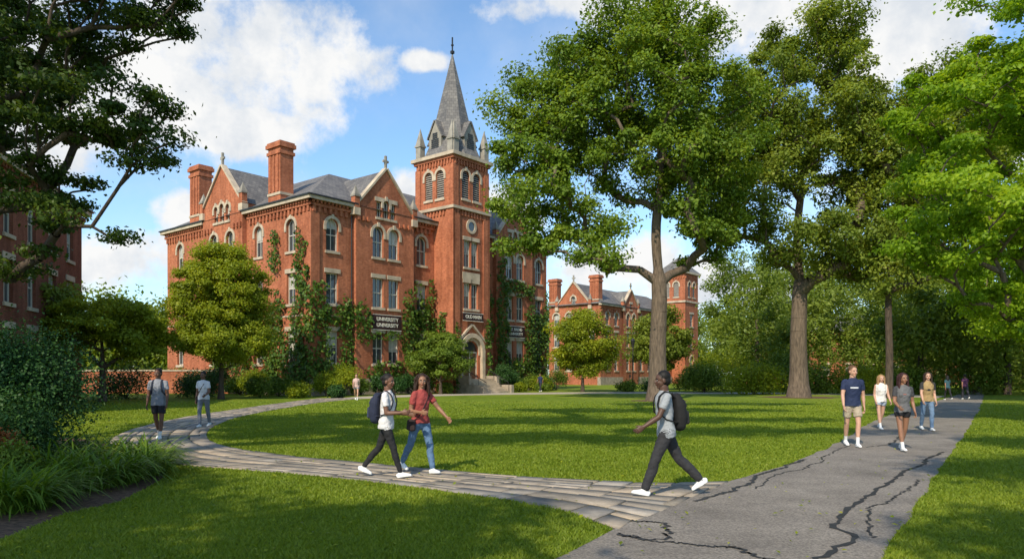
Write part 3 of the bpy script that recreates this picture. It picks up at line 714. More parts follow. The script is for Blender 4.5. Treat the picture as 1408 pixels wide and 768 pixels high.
ivy('ivy', [(left, .1, .9, 4.8, 1.6, 6.2, 1), (left, .1, 4.6, 5.0, 1.6, 5.5, 1), (left, .1, 3.5, 2.6, 3.6, 2.6, .9), (left, .1, 1.0, 10.5, 1.0, 3.0, .9), (left, .1, 4.6, 10.3, .9, 2.8, .9), (left, .1, 8, 4, 1.2, 5, .9), (left, .5, 11, 3, 3, 3.2, .8),
                  (front, .1, .6, 4.4, 1.1, 4.8, 1), (front, .1, 2.4, 6.1, 2.4, 1.1, 1), (front, .1, 3.2, 4, .9, 4.2, 1), (front, .1, 1.9, 1.9, 2.2, .9, 1),
                  (front, .45, 4.6, 5.9, .9, 2.8, 1), (front, .45, 7.1, 4.8, 2.8, .4, .8), (front, .1, 10.8, 5, 1.0, 5, 1), (front, .45, 9.5, 5.5, .9, 4.3, 1), (front, .1, 12.5, 5, .9, 5.4, 1), (tl, .1, 1.5, 3.8, 1.8, 4.0, 1), (front, .1, 11.5, 6.3, 1.9, 1.2, 1), (front, .45, 7.1, 1.8, 2.9, 1.0, 1), (tf, .12, .25, 3, .5, 3.4, .8), (tf, .12, 4.4, 3.4, .5, 3.6, 1),
                  (front, .1, 19, 6.8, 2.3, 6.6, 1.1), (front, .45, 22.0, 6.8, 1.1, 7.2, 1.1), (front, .45, 26.3, 5.4, 1.0, 5.8, 1), (front, .1, 18.4, 9.8, .8, 4.0, 1), (front, .1, 28.2, 4.0, 2.1, 4.6, 1), (front, .45, 24.1, 10.3, 2.9, .9, 1), (front, .1, 29.6, 7, .6, 4.6, 1), (front, .45, 24.1, 2.2, 2.8, 1.2, 1), (tr_, .1, 1.5, 5, 1.5, 5, 1)], 190)

C2 = np.array([13.4, 110.0]); B = Bld('brick_lecture_hall', C2)
f2 = Fr(C2, u, -v); l2 = Fr(C2, v, -u)
FL2 = [(2.2, 2.3, 'rect'), (5.9, 2.2, 'rect'), (9.2, 2.0, 'arch')]
ops = []
for a in (2, 4.6, 12.6, 15.2, 18, 20.8): ops += [(a, z, 1.1, h, k) for z, h, k in FL2]
facade(B, f2, 0, 0, 26, 0, 12.3, ops)
facade(B, f2, .3, 6.2, 11, 0, 11.8, [(a, z, 1.0, h, k) for a in (7.7, 9.5) for z, h, k in FL2])
gable(B, f2, .3, 6.2, 11, 12.3, 15, 11.8, 13, .8, [(8.6, 11.95, .6, .9, 'rect')], 6)
cornice(B, f2, 0, 0, 5.8, 12.3); cornice(B, f2, 0, 11.4, 24, 12.3)
facade(B, l2, 0, 0, 9.6, 0, 12.3, [(a, z, 1.1, h, k) for a in (1.6, 4.0, 5.8, 8.2) for z, h, k in FL2])
gable(B, l2, .1, 1.8, 8, 12.3, 15.8, 12.3, 13.8, 1.0, [(4.9, 12.5, .8, 1.2, 'arch')], 6)
chimney(B, l2, 1.2, -.05, 1.6, 1.1, 12, 16.6); chimney(B, l2, 8.9, -.05, 1.6, 1.1, 12, 16.6)
hiproof(B, f2, -.4, 26.4, .4, -10, 12.36, 15.4, 4.5)
box(B, 'foundation', 'base', f2, -.1, 26, -.5, .1, 0, 1.2)
T2 = C2+u*23.5-v*2.5; g2 = Fr(T2, u, -v); h2 = Fr(T2, v, -u); w2 = 5.2
facade(B, g2, 0, 0, w2, 0, 19.5, [(w2/2, 2.2, 1.4, 2.6, 'arch'), (w2/2, 6.2, 1.3, 2.2, 'rect'), (w2/2, 10, 1.3, 2.2, 'rect'), (w2/2-.9, 15.2, 1.0, 2.6, 'louver'), (w2/2+.9, 15.2, 1.0, 2.6, 'louver')])
facade(B, h2, 0, 0, w2, 0, 19.5, [(w2/2-.9, 15.2, 1.0, 2.6, 'louver'), (w2/2+.9, 15.2, 1.0, 2.6, 'louver')])
quad(B, 'walls', 'brick', g2, [(w2, 0, 0), (w2, -w2, 0), (w2, -w2, 19.5), (w2, 0, 19.5)])
for k, fr_ in enumerate((g2, h2)):
    box(B, 'tower_bands', 'stone', fr_, -.2, w2+.2, -.1, .2+k*.003, 14.2, 14.5); dentils(B, fr_, 0, 0, w2, 18.4, 18.9, 'brick'); box(B, 'tower_bands', 'stone', fr_, -.4, w2+.4, -.1, .42+k*.003, 19.2, 19.55)
pyramid(B, 'tower_roof', 'slate', g2, w2/2, -w2/2, w2/2+.4, 19.55, 22.5)
B.done()
C3 = np.array([-28.4, 48.0]); d3 = norm(np.array([.24, -.97])); n3_ = np.array([-d3[1], d3[0]])
B = Bld('brick_residence_hall', C3); f3 = Fr(C3, d3, n3_)
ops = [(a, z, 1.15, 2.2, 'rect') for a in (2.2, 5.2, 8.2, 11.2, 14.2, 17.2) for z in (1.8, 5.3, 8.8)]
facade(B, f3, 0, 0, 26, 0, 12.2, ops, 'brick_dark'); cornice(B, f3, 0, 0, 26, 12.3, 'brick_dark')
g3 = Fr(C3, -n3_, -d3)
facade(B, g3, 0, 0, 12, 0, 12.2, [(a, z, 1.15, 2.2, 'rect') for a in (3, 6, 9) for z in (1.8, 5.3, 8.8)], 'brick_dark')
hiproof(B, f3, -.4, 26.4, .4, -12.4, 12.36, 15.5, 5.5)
B.done()
B = Bld('low_brick_wall', (-33, 62)); fw = Fr(np.array([-40., 62.]), np.array([1., 0]), np.array([0, -1.])); box(B, 'wall', 'brick', fw, 0, 18, -.3, 0, 0, 1.9); box(B, 'coping', 'stone', fw, -.05, 18.05, -.36, .06, 1.9, 2.02); B.done()
B = Bld('brick_dormitory', (55, 120)); fw = Fr(np.array([40., 125.]), np.array([1., 0]), np.array([0, -1.]))
facade(B, fw, 0, 0, 60, 0, 9, [(a, z, 1.3, 1.8, 'rect') for a in range(2, 60, 4) for z in (1.5, 5.2)]); hiproof(B, fw, -.4, 60.4, .4, -12, 9, 12, 5); B.done()

# ------------------------------------------------------------------ trees
tree('unseen_shade_tree', (9.05, 45), 24, .56, [(8, 45, 18, 6.3, 5.5, 5.6), (2.2, 44, 13.2, 3.9, 3.8, 4.0), (3.2, 45, 18.3, 4, 4, 3.6), (12.3, 45, 15, 3.4, 4, 5.8), (4, 43.5, 9.2, 3.2, 3, 2.1), (12.6, 45, 9.8, 2.4, 3, 2.2), (9, 45, 23, 4, 4, 1.8), (-.6, 44, 16.5, 2.0, 2, 1.6), (.2, 43.5, 9.8, 1.5, 1.5, 1)],
     290, 1.08, 470, .225, 'oak', minbranch=6.5, shell=.38)
tree('unseen_shade_tree', (20.5, 52), 26, .62, [(20.5, 52, 20, 6, 6, 6), (26, 52, 17, 4, 4, 5), (15.8, 52, 15, 3.2, 4, 5), (22, 51, 11, 5, 4, 2.4), (26, 52, 10.3, 3, 3, 2.2), (22, 52, 25.5, 4, 4, 2)],
     280, 1.12, 440, .235, 'oak2', minbranch=6.0, shell=.38)
tree('unseen_shade_tree', (25.4, 49), 19, .26, [(29, 50, 15, 5.5, 5, 6.5), (32, 50, 20, 5, 5, 4), (27, 49, 9, 3.5, 3, 2.5)], 170, 1.15, 400, .24, 'oak2', 'bark_dark', minbranch=5)
tree('maple_tree', (18.6, 24), 14, .36, [(17, 24, 9, 4.3, 4, 3.8), (14.3, 23, 6.6, 2.4, 2.6, 1.7), (19, 24, 12.5, 4.2, 4, 3.5), (17.3, 24, 4.9, 2.6, 3, 1.6), (14.6, 24, 10.2, 2.2, 2.2, 1.4), (20, 22, 7, 3, 3, 3.5), (17.5, 24, 3.6, 2.2, 2, .8)],
     330, .62, 420, .145, 'maple', minbranch=3.2, flat=.45)
tree('maple_tree', (34, 44), 15, .35, [(33, 44, 9, 6, 5, 5.5), (30, 43, 6, 3, 3, 2)], 120, 1.1, 420, .22, 'maple', minbranch=3.5)
tree('linden_tree', (-13.2, 15.5), 13, .36, [(-13, 15.5, 9.5, 3.5, 3.5, 3.8), (-9.2, 14, 8.7, 2.8, 2.2, 1.0), (-8.3, 14, 6.6, 1.8, 1.8, .7), (-7.2, 14, 6.1, 1.0, 1.0, .4), (-9.6, 14, 5.2, 1.5, 1.6, .6), (-8.2, 14, 4.5, 1.0, 1.0, .3), (-10.3, 14, 3.9, 1.2, 1.2, .5), (-7.4, 13.8, 8.9, 1.4, 1.5, .6), (-10.6, 13, 7.4, 2, 2, .9)],
     440, .40, 330, .09, 'shaded_leaf', 'bark_dark', minbranch=2.6, flat=.4)
tree('maple_tree', (-19.2, 48), 10.5, .17, [(-19.2, 48, 6.4, 3.4, 3.0, 3.2), (-19.1, 47.6, 4.0, 3.3, 3, 1.5), (-19.2, 48, 9.3, 1.7, 1.7, 1)], 260, .66, 420, .155, 'yellowgreen', 'bark_dark', minbranch=1.7, shell=.5)
tree('crabapple_tree', (-24.5, 43.5), 7, .2, [(-24.5, 43.5, 4.9, 3.6, 3, 1.3), (-27, 43, 4.0, 2, 2, 1.2), (-22.4, 43.5, 3.8, 1.8, 2, 1.1)], 130, .66, 380, .16, 'yellowgreen', 'bark_dark', minbranch=1.2, flat=.5)
tree('crabapple_tree', (-29, 44), 9, .2, [(-29, 43, 5, 3, 3, 3.5)], 60, .85, 360, .2, 'oak2', 'bark_dark', minbranch=1.5)
tree('dogwood_tree', (-5.9, 60), 5.6, .12, [(-5.9, 60, 3.0, 2.5, 2.2, 1.6), (-5.9, 60, 4.4, 1.2, 1.2, .8)], 80, .6, 330, .16, 'shrub', 'bark_dark', minbranch=.6, flat=.45)
tree('dogwood_tree', (6.6, 68), 8.2, .15, [(6.6, 68, 4.5, 3, 3, 3)], 60, .9, 380, .22, 'yellowgreen', 'bark_dark', minbranch=1.2)
tree('dogwood_tree', (15, 76), 9, .2, [(15.5, 76, 5, 3, 3, 3.6)], 50, 1.0, 380, .26, 'oak2', 'bark_dark', minbranch=1.5)
# unseen trees added around the camera, crowns shaped to throw shade on the ground
tree('unseen_shade_tree', (-13, -9), 17, .5, [(-8.5, -4.5, 10.5, 4.0, 2.6, 1.6), (-13, -5, 12, 3.5, 3, 2)], 60, 1.0, 280, .28, 'oak', minbranch=6)
tree('unseen_shade_tree', (6, -9), 19, .5, [(4, -3, 14, 3.6, 1.6, 1.0), (7.5, 1.5, 14.5, 3.6, 1.6, 1), (0, -8, 14, 2.2, 1.0, .8)], 60, 1.0, 280, .28, 'oak', minbranch=6)
tree('unseen_shade_tree', (-15, -3), 25, .6, [(-10, -3, 20, 5, 1.2, .8), (-7, 3, 21, 8, 1.5, .8), (-16, 2, 21, 5, 1.6, .8), (-5, 9, 22, 7, 1.4, .8), (-2, -1, 20, 5, 1.0, .6), (0, 14, 24, 6, 1.5, .8)], 120, 1.05, 280, .3, 'oak', minbranch=12)
def mass(name, items, leaf, per, size, cr=1.7):
    cs = []
    for (x, y, w, h) in items:
        k = int(9+w*h*.36)
        for _ in range(k):
            d = norm(rng.normal(size=3)); r = rng.uniform(0, 1)**.3
            cs.append([x+d[0]*w/2*r, y+d[1]*w/2*r, max(.8, h*.53+d[2]*h*.47*r)])
    cs = np.array(cs); V, F, rn = clump_leaves(cs, cr*rng.uniform(.6, 1.3, len(cs)), per, size, .8)
    root = empty(name); mesh_obj('foliage', V, F, M[leaf], root, rnd=rn)
    segs = [(np.array([x, y, 0.]), np.array([x, y, h*.6]), .3, .15) for (x, y, w, h) in items]; V, F = tubes(segs, 6); mesh_obj('trunks', V, F, M['bark_dark'], root)
items = []
for i in range(9): items.append((27+i*7+random.uniform(-2, 2), 82+random.uniform(-6, 6), random.uniform(7, 10), random.uniform(10, 16)))
for i in range(9): items.append((31+i*9+random.uniform(-2, 2), 104+random.uniform(-6, 6), 12, random.uniform(16, 22)))
for i in range(7): items.append((35+i*5, 62+random.uniform(-4, 6), 8, random.uniform(8, 14)))
mass('distant_trees', items, 'far', 200, .36)
items = []
for i in range(16): items.append((-150+i*22+random.uniform(-4, 4), 185+random.uniform(-10, 10), 24, random.uniform(14, 20)))
for i in range(7): items.append((-62+i*6, 80+random.uniform(-4, 4), 8, random.uniform(8, 12)))
mass('distant_trees', items, 'far', 170, .5, 2.4)
for (x, y, rx, rz, l) in [(20, 60, 3.2, 2.2, 'yellowgreen'), (24.5, 61, 3, 2.4, 'shrub'), (28.5, 60, 3, 2.2, 'yellowgreen'), (17.5, 66, 2.4, 2.6, 'shrub'), (33, 60, 3, 2, 'shrub'), (38, 60, 3.5, 2.6, 'shrub'), (44, 58, 4, 2.6, 'shrub'), (21, 72, 4, 4.5, 'yellowgreen'), (26, 70, 3.5, 4, 'shrub')]:
    shrub('hedge', x, y, rx, 1.8, rz, l, 5200, .2, lobes=12)
for (s, d, rx, rz, l) in [(-.3, 2.4, 1.3, 1.9, 'yellowgreen'), (1.6, 2.0, 1.6, 2.6, 'yellowgreen'), (3.4, 1.7, 1.0, 1.3, 'shrub'), (5.0, 1.8, 1.1, 1.6, 'yew'), (6.6, 1.9, 1.1, 1.5, 'yew'), (8.3, 1.8, 1.2, 1.9, 'yew'), (9.8, 2.1, 1.0, 1.3, 'shrub'), (10.9, 3.4, .9, 1.0, 'shrub'),
                          (18.9, 3.0, 1.4, 3.0, 'yew'), (20.8, 2.5, 1.3, 2.3, 'yew'), (22.6, 2.2, 1.3, 1.3, 'shrub'), (24.6, 2.4, 1.3, 1.7, 'shrub'), (26.6, 2.3, 1.2, 1.4, 'yew'), (28.5, 2.4, 1.5, 2.4, 'shrub'), (19.5, 4.6, .8, .8, 'yellowgreen'), (23.5, 4.2, .9, .8, 'shrub')]:
    p = front.P(s, d, 0); shrub('boxwood_shrub', p[0], p[1], rx, rx, rz, l, 3400, .13)
for (t, d, rx, rz, l) in [(1.5, 1.8, 1.3, 1.6, 'shrub'), (4, 2.2, 1.5, 2.0, 'yellowgreen'), (6.5, 2, 1.3, 1.5, 'shrub'), (9.5, 2.6, 1.6, 2.3, 'yew'), (13, 2.4, 1.7, 2.0, 'yew'), (16.5, 2.2, 1.7, 2.3, 'shrub'), (20, 2.4, 1.8, 2.4, 'yew')]:
    p = left.P(t, d, 0); shrub('boxwood_shrub', p[0], p[1], rx, rx, rz, l, 3400, .14)
for (x, y, rx, rz, l) in [(-22, 51, 2, 1.7, 'yew'), (-26, 49, 2.4, 2, 'yew'), (-30, 47, 2.5, 2.4, 'shrub'), (10.8, 68, 1.3, 1.1, 'shrub'), (13.5, 70, 1.5, 1.3, 'yew'), (2.8, 72, 1.4, 1.5, 'yellowgreen'), (19, 78, 2, 1.6, 'shrub'), (-12.3, 50.5, .9, .8, 'yew'), (-14.8, 50, 1.1, 1.1, 'yellowgreen'), (-18, 52, 1.5, 1.4, 'shrub')]:
    shrub('garden_shrub', x, y, rx, rx, rz, l, 3200, .15)
shrub('yew_shrub', -9.2, 12.8, 2.0, 1.7, 2.5, 'yew', 56000, .055, lobes=34)
shrub('yew_shrub', -11.6, 14.5, 2.0, 1.8, 2.7, 'yew', 22000, .07, lobes=18)
shrub('yew_shrub', -8.5, 11.5, 1.3, 1.1, 1.5, 'yew', 24000, .055, lobes=16)
shrub('flowering_shrub', -7.6, 10.6, .6, .5, 1.0, 'rust', 2600, .045)
shrub('flowering_shrub', -7.3, 10.3, .6, .5, .8, 'shrub', 4500, .05)
def lily(name, x, y, r, n, Ln):
    a = rng.uniform(0, 2*math.pi, n); rr = r*np.sqrt(rng.random(n)); bx = x+rr*np.cos(a); by = y+rr*np.sin(a)
    az = a+rng.normal(size=n)*.9; L_ = Ln*rng.uniform(.5, 1.2, n); e0 = rng.uniform(1.0, 1.5, n); bend = rng.uniform(1.2, 2.5, n)
    P = np.stack([bx, by, np.zeros(n)], 1); rows = [P]; K = 6
    for k in range(K):
        e = e0-bend*(k+.5)/K
        P = P+np.stack([np.cos(az)*np.cos(e), np.sin(az)*np.cos(e), np.sin(e)], 1)*(L_/K)[:, None]; P[:, 2] = np.maximum(P[:, 2], .01); rows.append(P)
    side = np.stack([-np.sin(az), np.cos(az), np.zeros(n)], 1); V = []
    wd = [.009, .013, .014, .013, .011, .007, .0008]
    for k in range(K+1): V += [rows[k]-side*wd[k], rows[k]+side*wd[k]]
    V = np.stack(V, 1).reshape(-1, 3); per = 2*(K+1)
    f = np.array([[2*k, 2*k+1, 2*k+3, 2*k+2] for k in range(K)]); F = (f[None]+(np.arange(n)*per)[:, None, None]).reshape(-1, 4)
    root = empty(name); mesh_obj('leaves', V, F, M['lily'], root, rnd=np.repeat(rng.random(n), K))
for (px, py, r, ln) in [(190, 652, .42, .85), (148, 664, .45, .95), (105, 672, .5, .8), (60, 664, .5, .95), (175, 636, .4, .8), (120, 642, .45, .9), (208, 640, .25, .7), (20, 700, .4, .9), (-30, 700, .5, .9), (60, 640, .5, .9), (35, 688, .35, .7), (-90, 690, .5, .9)]:
    x, y = G(px, py); lily('daylily_clump', x, y, r, 380, ln)
def lamp(name, x, y):
    r = empty(name, (x, y, 0)); segs = [(np.array([0, 0, 0.]), np.array([0, 0, .5]), .12, .1), (np.array([0, 0, .5]), np.array([0, 0, 4.2]), .06, .045), (np.array([0, 0, 4.2]), np.array([0, 0, 4.3]), .16, .16), (np.array([0, 0, 4.3]), np.array([0, 0, 4.75]), .12, .2), (np.array([0, 0, 4.75]), np.array([0, 0, 5.05]), .24, .02)]
    V, F = tubes(segs, 10); mesh_obj('post', V, F, M['metal'], r)
lamp('street_lamp', 11.3, 68)

# ------------------------------------------------------------------ people
matcache = {}
def pmat(name, col, rough=.8):
    k = (name, col)
    if k not in matcache: matcache[k] = pbr(name, col, rough, .13, 9, .25 if name not in ('skin', 'eye') else 0, 60)
    return matcache[k]
def smat(name, col):
    k = (name, col)
    if k not in matcache: matcache[k] = pbr('skin', col, .5, .08, 20, spec=.4)
    return matcache[k]
class Parts:
    def __init__(s): s.v = []; s.f = []; s.lab = []; s.cen = []
    def add(s, V, F, lab):
        b0 = len(s.v); s.v += [tuple(p) for p in V]
        for f in F: s.f.append(tuple(i+b0 for i in f)); s.cen.append(np.mean([V[i] for i in f], axis=0)); s.lab.append(lab)
def loft(P, pts, rx, ry, lab, side=(1, 0, 0), cap=True, sup=2.0, sides=None, step=.022):
    if sides is None: sides = int(max(12, 6.28*max(max(rx), max(ry))/.02))
    pts = np.array(pts, float); s = np.r_[0, np.cumsum(np.linalg.norm(np.diff(pts, axis=0), axis=1))]
    n = max(3, int(s[-1]/step)+1); uu = np.linspace(0, s[-1], n)
    C = np.stack([np.interp(uu, s, pts[:, k]) for k in range(3)], 1); RX = np.interp(uu, s, rx); RY = np.interp(uu, s, ry)
    T = norm(np.gradient(C, axis=0)); sd = np.array(side, float)
    rows = []
    def row(c, t, a, b_):
        x = sd-t*np.dot(sd, t); x = x/max(1e-6, np.linalg.norm(x)); y = np.cross(t, x)
        th = 2*np.pi*np.arange(sides)/sides; cc, ss = np.cos(th), np.sin(th)
        cc = np.sign(cc)*np.abs(cc)**(2/sup); ss = np.sign(ss)*np.abs(ss)**(2/sup)
        return list(c[None]+x[None]*(a*cc)[:, None]+y[None]*(b_*ss)[:, None])
    if cap:
        for q in (80, 50, 25):
            q = math.radians(q); m_ = min(RX[0], RY[0]); rows.append(row(C[0]-T[0]*m_*math.sin(q), T[0], RX[0]*math.cos(q), RY[0]*math.cos(q)))
    for i in range(n): rows.append(row(C[i], T[i], RX[i], RY[i]))
    if cap:
        for q in (25, 50, 80):
            q = math.radians(q); m_ = min(RX[-1], RY[-1]); rows.append(row(C[-1]+T[-1]*m_*math.sin(q), T[-1], RX[-1]*math.cos(q), RY[-1]*math.cos(q)))
    V = [p for r in rows for p in r]; F = []
    for i in range(len(rows)-1):
        for k in range(sides): F.append((i*sides+k, i*sides+(k+1) % sides, (i+1)*sides+(k+1) % sides, (i+1)*sides+k))
    F.append(tuple(range(sides))[::-1]); F.append(tuple((len(rows)-1)*sides+k for k in range(sides)))
    P.add(V, F, lab)
def ell(P, c, r, lab, nu=16, nv=12):
    V = [(c[0], c[1], c[2]-r[2])]
    for j in range(1, nv):
        ph = -math.pi/2+math.pi*j/nv
        for i in range(nu): th = 2*math.pi*i/nu; V.append((c[0]+r[0]*math.cos(ph)*math.cos(th), c[1]+r[1]*math.cos(ph)*math.sin(th), c[2]+r[2]*math.sin(ph)))
    V.append((c[0], c[1], c[2]+r[2])); F = []
    for i in range(nu): F.append((0, 1+(i+1) % nu, 1+i)); F.append((len(V)-1, 1+(nv-2)*nu+i, 1+(nv-2)*nu+(i+1) % nu))
    for j in range(nv-2):
        for i in range(nu): F.append((1+j*nu+i, 1+j*nu+(i+1) % nu, 1+(j+1)*nu+(i+1) % nu, 1+(j+1)*nu+i))
    P.add([np.array(p) for p in V], F, lab)
PRI = {'top': 5, 'sleeve': 5, 'hair': 4, 'bottom': 3, 'shoe': 3, 'sock': 2}
def remesh(P, voxel, name, mats, parent, xf=None, smooth=2, wrinkle=0, tol=.012):
    V = np.array(P.v); cen = np.array(P.cen)
    if xf is not None:
        V = V@xf[0].T+xf[1]; cen = cen@xf[0].T+xf[1]
    me = bpy.data.meshes.new('tmp'); me.from_pydata([tuple(p) for p in V], [], P.f); me.update()
    ob = bpy.data.objects.new('tmp', me); COL.objects.link(ob)
    md = ob.modifiers.new('r', 'REMESH'); md.mode = 'VOXEL'; md.voxel_size = voxel
    if smooth: sm = ob.modifiers.new('s', 'SMOOTH'); sm.factor = .5; sm.iterations = smooth
    dg = bpy.context.evaluated_depsgraph_get(); ev = ob.evaluated_get(dg); nm = bpy.data.meshes.new_from_object(ev)
    bpy.data.objects.remove(ob); bpy.data.meshes.remove(me)
    kd = kdtree.KDTree(len(cen))
    for i, c in enumerate(cen): kd.insert(c, i)
    kd.balance()
    labs = sorted(set(P.lab)); nm.materials.clear()
    for l in labs: nm.materials.append(mats[l])
    li = {l: i for i, l in enumerate(labs)}
    cl = set(); multi = len(labs) > 1
    for p in nm.polygons:
        if multi:
            c = kd.find_n(p.center, 14); dm = c[0][2]; best = None; bp = -1
            for (_, i, d_) in c:
                if d_ > dm+tol: break
                q = PRI.get(P.lab[i], 1)
                if q > bp: bp = q; best = i
            l = P.lab[best]
        else: l = labs[0]
        p.material_index = li[l]; p.use_smooth = True
        if l in ('top', 'bottom', 'sleeve'): cl.update(p.vertices)
    if wrinkle:
        nr = [v_.normal.copy() for v_ in nm.vertices]
        for i in cl:
            c = nm.vertices[i].co; q = Vector((c.x*12, c.y*12, c.z*17+c.x*9))
            nm.vertices[i].co = c+nr[i]*wrinkle*(mnoise.noise(q)+.5*mnoise.noise(q*2.3))
    o = bpy.data.objects.new(name, nm); COL.objects.link(o); o.parent = parent; return o
def rotx(a): c, s = math.cos(a), math.sin(a); return np.array([[1, 0, 0], [0, c, -s], [0, s, c]])
def rotz(a): c, s = math.cos(a), math.sin(a); return np.array([[c, -s, 0], [s, c, 0], [0, 0, 1]])
D2 = math.radians
def person(name, loc, heading, H=1.75, fem=False, skin=(.35, .18, .11), top=(.5, .5, .5), bottom=(.05, .05, .06), btype='pants', shoe=(.75, .75, .73), hair=(.02, .015, .01), hstyle='short', pack=None, sleeve=True,
           legL=(20, 10, 0), legR=(-20, 15, -25), armL=(-18, 12, 8), armR=(18, 20, 8), yaw=0, tilt=0, lean=3, hem=-.06, vox=.01, bag=None, mark=None, rip=False, loose=1.0, lower_sleeve=None, sock=None):
    root = empty(name, (loc[0], loc[1], 0.018)); root.rotation_euler = (0, 0, math.atan2(heading[1], heading[0])-math.pi/2); k = H/1.75; root.scale = (k, k, k)
    mats = {'skin': smat('skin', skin), 'top': pmat('shirt_fabric', top), 'bottom': pmat('trouser_fabric', bottom), 'shoe': pmat('shoe', shoe), 'sole': pmat('sole', (.6, .6, .58)), 'hair': pmat('hair', hair, .6), 'brow': pmat('hair', hair, .6), 'lip': pmat('lip', tuple(min(1, a*b) for a, b in zip(skin, (.95, .6, .6)))),
            'sleeve': pmat('sleeve_fabric', lower_sleeve or top), 'sock': pmat('sock', sock or (.7, .7, .7))}
    low = 9; legs = {}
    for sd, (a, kn, ft) in ((-1, legL), (1, legR)):
        a, kn, ft = D2(a), D2(kn), D2(ft)
        hip = np.array([sd*.088, 0, 0]); knee = hip+.44*np.array([0, math.sin(a), -math.cos(a)]); ank = knee+.41*np.array([0, math.sin(a-kn), -math.cos(a-kn)])
        ank[0] -= sd*.03; R = rotx(ft); heel = ank+R@np.array([0, -.06, -.075]); toe = ank+R@np.array([0, .17, -.075])
        low = min(low, heel[2], toe[2]); legs[sd] = (hip, knee, ank, R)
    pz = -low; off = np.array([0, 0, pz])
    RL = rotx(-D2(lean))
    def T(p): return RL@np.array(p, float)+off
    P = Parts(); f_ = fem
    for sd, (hip, knee, ank, R) in legs.items():
        hip, knee, ank = hip+off, knee+off, ank+off
        calf = knee*.68+ank*.32+np.array([0, -.012, 0])
        th = .08
        if btype in ('pants', 'jeans', 'leggings'):
            e = {'pants': .012, 'jeans': .006, 'leggings': 0}[btype]*loose
            loft(P, [hip, hip*.5+knee*.5, knee, calf, ank*.9+knee*.1], [th+.006+e, .068+e, .052+e, .050+e*1.3, .038+e*1.6], [th+.01+e, .072+e, .055+e, .054+e*1.3, .040+e*1.6], 'bottom')
            loft(P, [ank*.85+knee*.15, ank], [.032, .032], [.034, .036], 'sock' if sock else 'skin')
            if rip:
                for zz in (.02, .12): q = knee*(1-zz*2)+hip*zz*2; ell(P, q+np.array([0, .048+zz*.1, 0]), (.028, .012, .016), 'skin')
        else:
            cut = .68 if btype == 'shorts' else .38
            loft(P, [hip, hip*(1-cut)+knee*cut], [th+.014, .085], [th+.018, .09], 'bottom', cap=False)
            loft(P, [hip*.6+knee*.4, knee], [.068, .049], [.072, .052], 'skin')
            loft(P, [knee, calf, ank], [.049, .050, .031], [.052, .055, .035], 'skin')
            loft(P, [ank*.8+knee*.2, ank], [.037, .035], [.041, .039], 'sock')
        def S(q): return ank+R@np.array(q, float)
        loft(P, [S((0, -.055, -.038)), S((0, .0, -.03)), S((0, .07, -.042)), S((0, .15, -.052))], [.032, .038, .044, .034], [.036, .045, .034, .022], 'shoe')
        loft(P, [S((0, -.06, -.066)), S((0, .06, -.066)), S((0, .165, -.064))], [.034, .046, .034], [.012, .012, .012], 'sole')
    sw = .155 if f_ else .172
    wx = .118 if f_ else .142; cx_ = .142 if f_ else .162
    loft(P, [T((0, 0, -.075)), T((0, -.01, -.02)), T((0, 0, .05))], [.12, .162 if f_ else .152, .135], [.085, .115, .09], 'bottom', cap=True)
    z = [hem, .02, .12, .26, .38, .445, .485, .52]
    loft(P, [T((0, .002, z[0])), T((0, 0, z[1])), T((0, .004, z[2])), T((0, .010 if f_ else .004, z[3])), T((0, .008, z[4])), T((0, .002, z[5])), T((0, -.003, z[6])), T((0, -.006, z[7]))],
         [.178 if f_ else .174, .170 if f_ else .167, wx+.018, cx_+.004, cx_+.012, cx_+.006, .12, .072], [.124, .12, .1, .12 if f_ else .115, .108, .095, .078, .062], 'top', cap=False)
    if f_:
        for sd in (-1, 1): q = T((sd*.058, .078, .30)); ell(P, q, (.058, .05, .056), 'top')
    loft(P, [T((0, -.01, .44)), T((0, 0, .58))], [.050 if f_ else .06]*2, [.054 if f_ else .062]*2, 'skin')
    hands = []
    for sd, (a, e, ab) in ((-1, armL), (1, armR)):
        a, e, ab = D2(a), D2(e), D2(ab)
        sh = T((sd*sw, 0, .445)); d1 = np.array([sd*math.sin(ab), math.sin(a)*math.cos(ab), -math.cos(a)*math.cos(ab)])
        el = sh+d1*.29; d2 = norm(np.array([sd*math.sin(ab)*.35-sd*.1*(e > .8), math.sin(a+e), -math.cos(a+e)])); wr_ = el+d2*.245
        loft(P, [sh+d1*.06, sh*.4+el*.6, el], [.044, .043, .037], [.046, .045, .039], 'skin', side=(0, 1, 0)); loft(P, [el, el*.65+wr_*.35, wr_], [.037, .039, .025], [.038, .037, .022], 'skin', side=(0, 1, 0))
        if sleeve: loft(P, [T((sd*(sw-.06), 0, .46)), sh, sh+d1*.09, sh+d1*.17], [.046, .052, .055, .058], [.05, .057, .058, .060], 'sleeve', side=(0, 1, 0), cap=False)
        if sleeve: ell(P, sh, (.05, .055, .05), 'sleeve')
        else: loft(P, [T((sd*(sw-.04), 0, .45)), sh, sh+d1*.08], [.04, .046, .043], [.042, .048, .045], 'skin', side=(0, 1, 0))
        nn = np.array([-sd, 0, 0.]); nn = norm(nn-d2*np.dot(nn, d2)); wv_ = np.cross(nn, d2)*sd
        if wv_@np.array([0, math.cos(a+e), math.sin(a+e)]) < 0: wv_ = -wv_
        Hn = Parts()
        loft(Hn, [wr_-d2*.03, wr_+d2*.01, wr_+d2*.05, wr_+d2*.085], [.024, .030, .040, .039], [.020, .016, .015, .012], 'skin', side=wv_, step=.01)
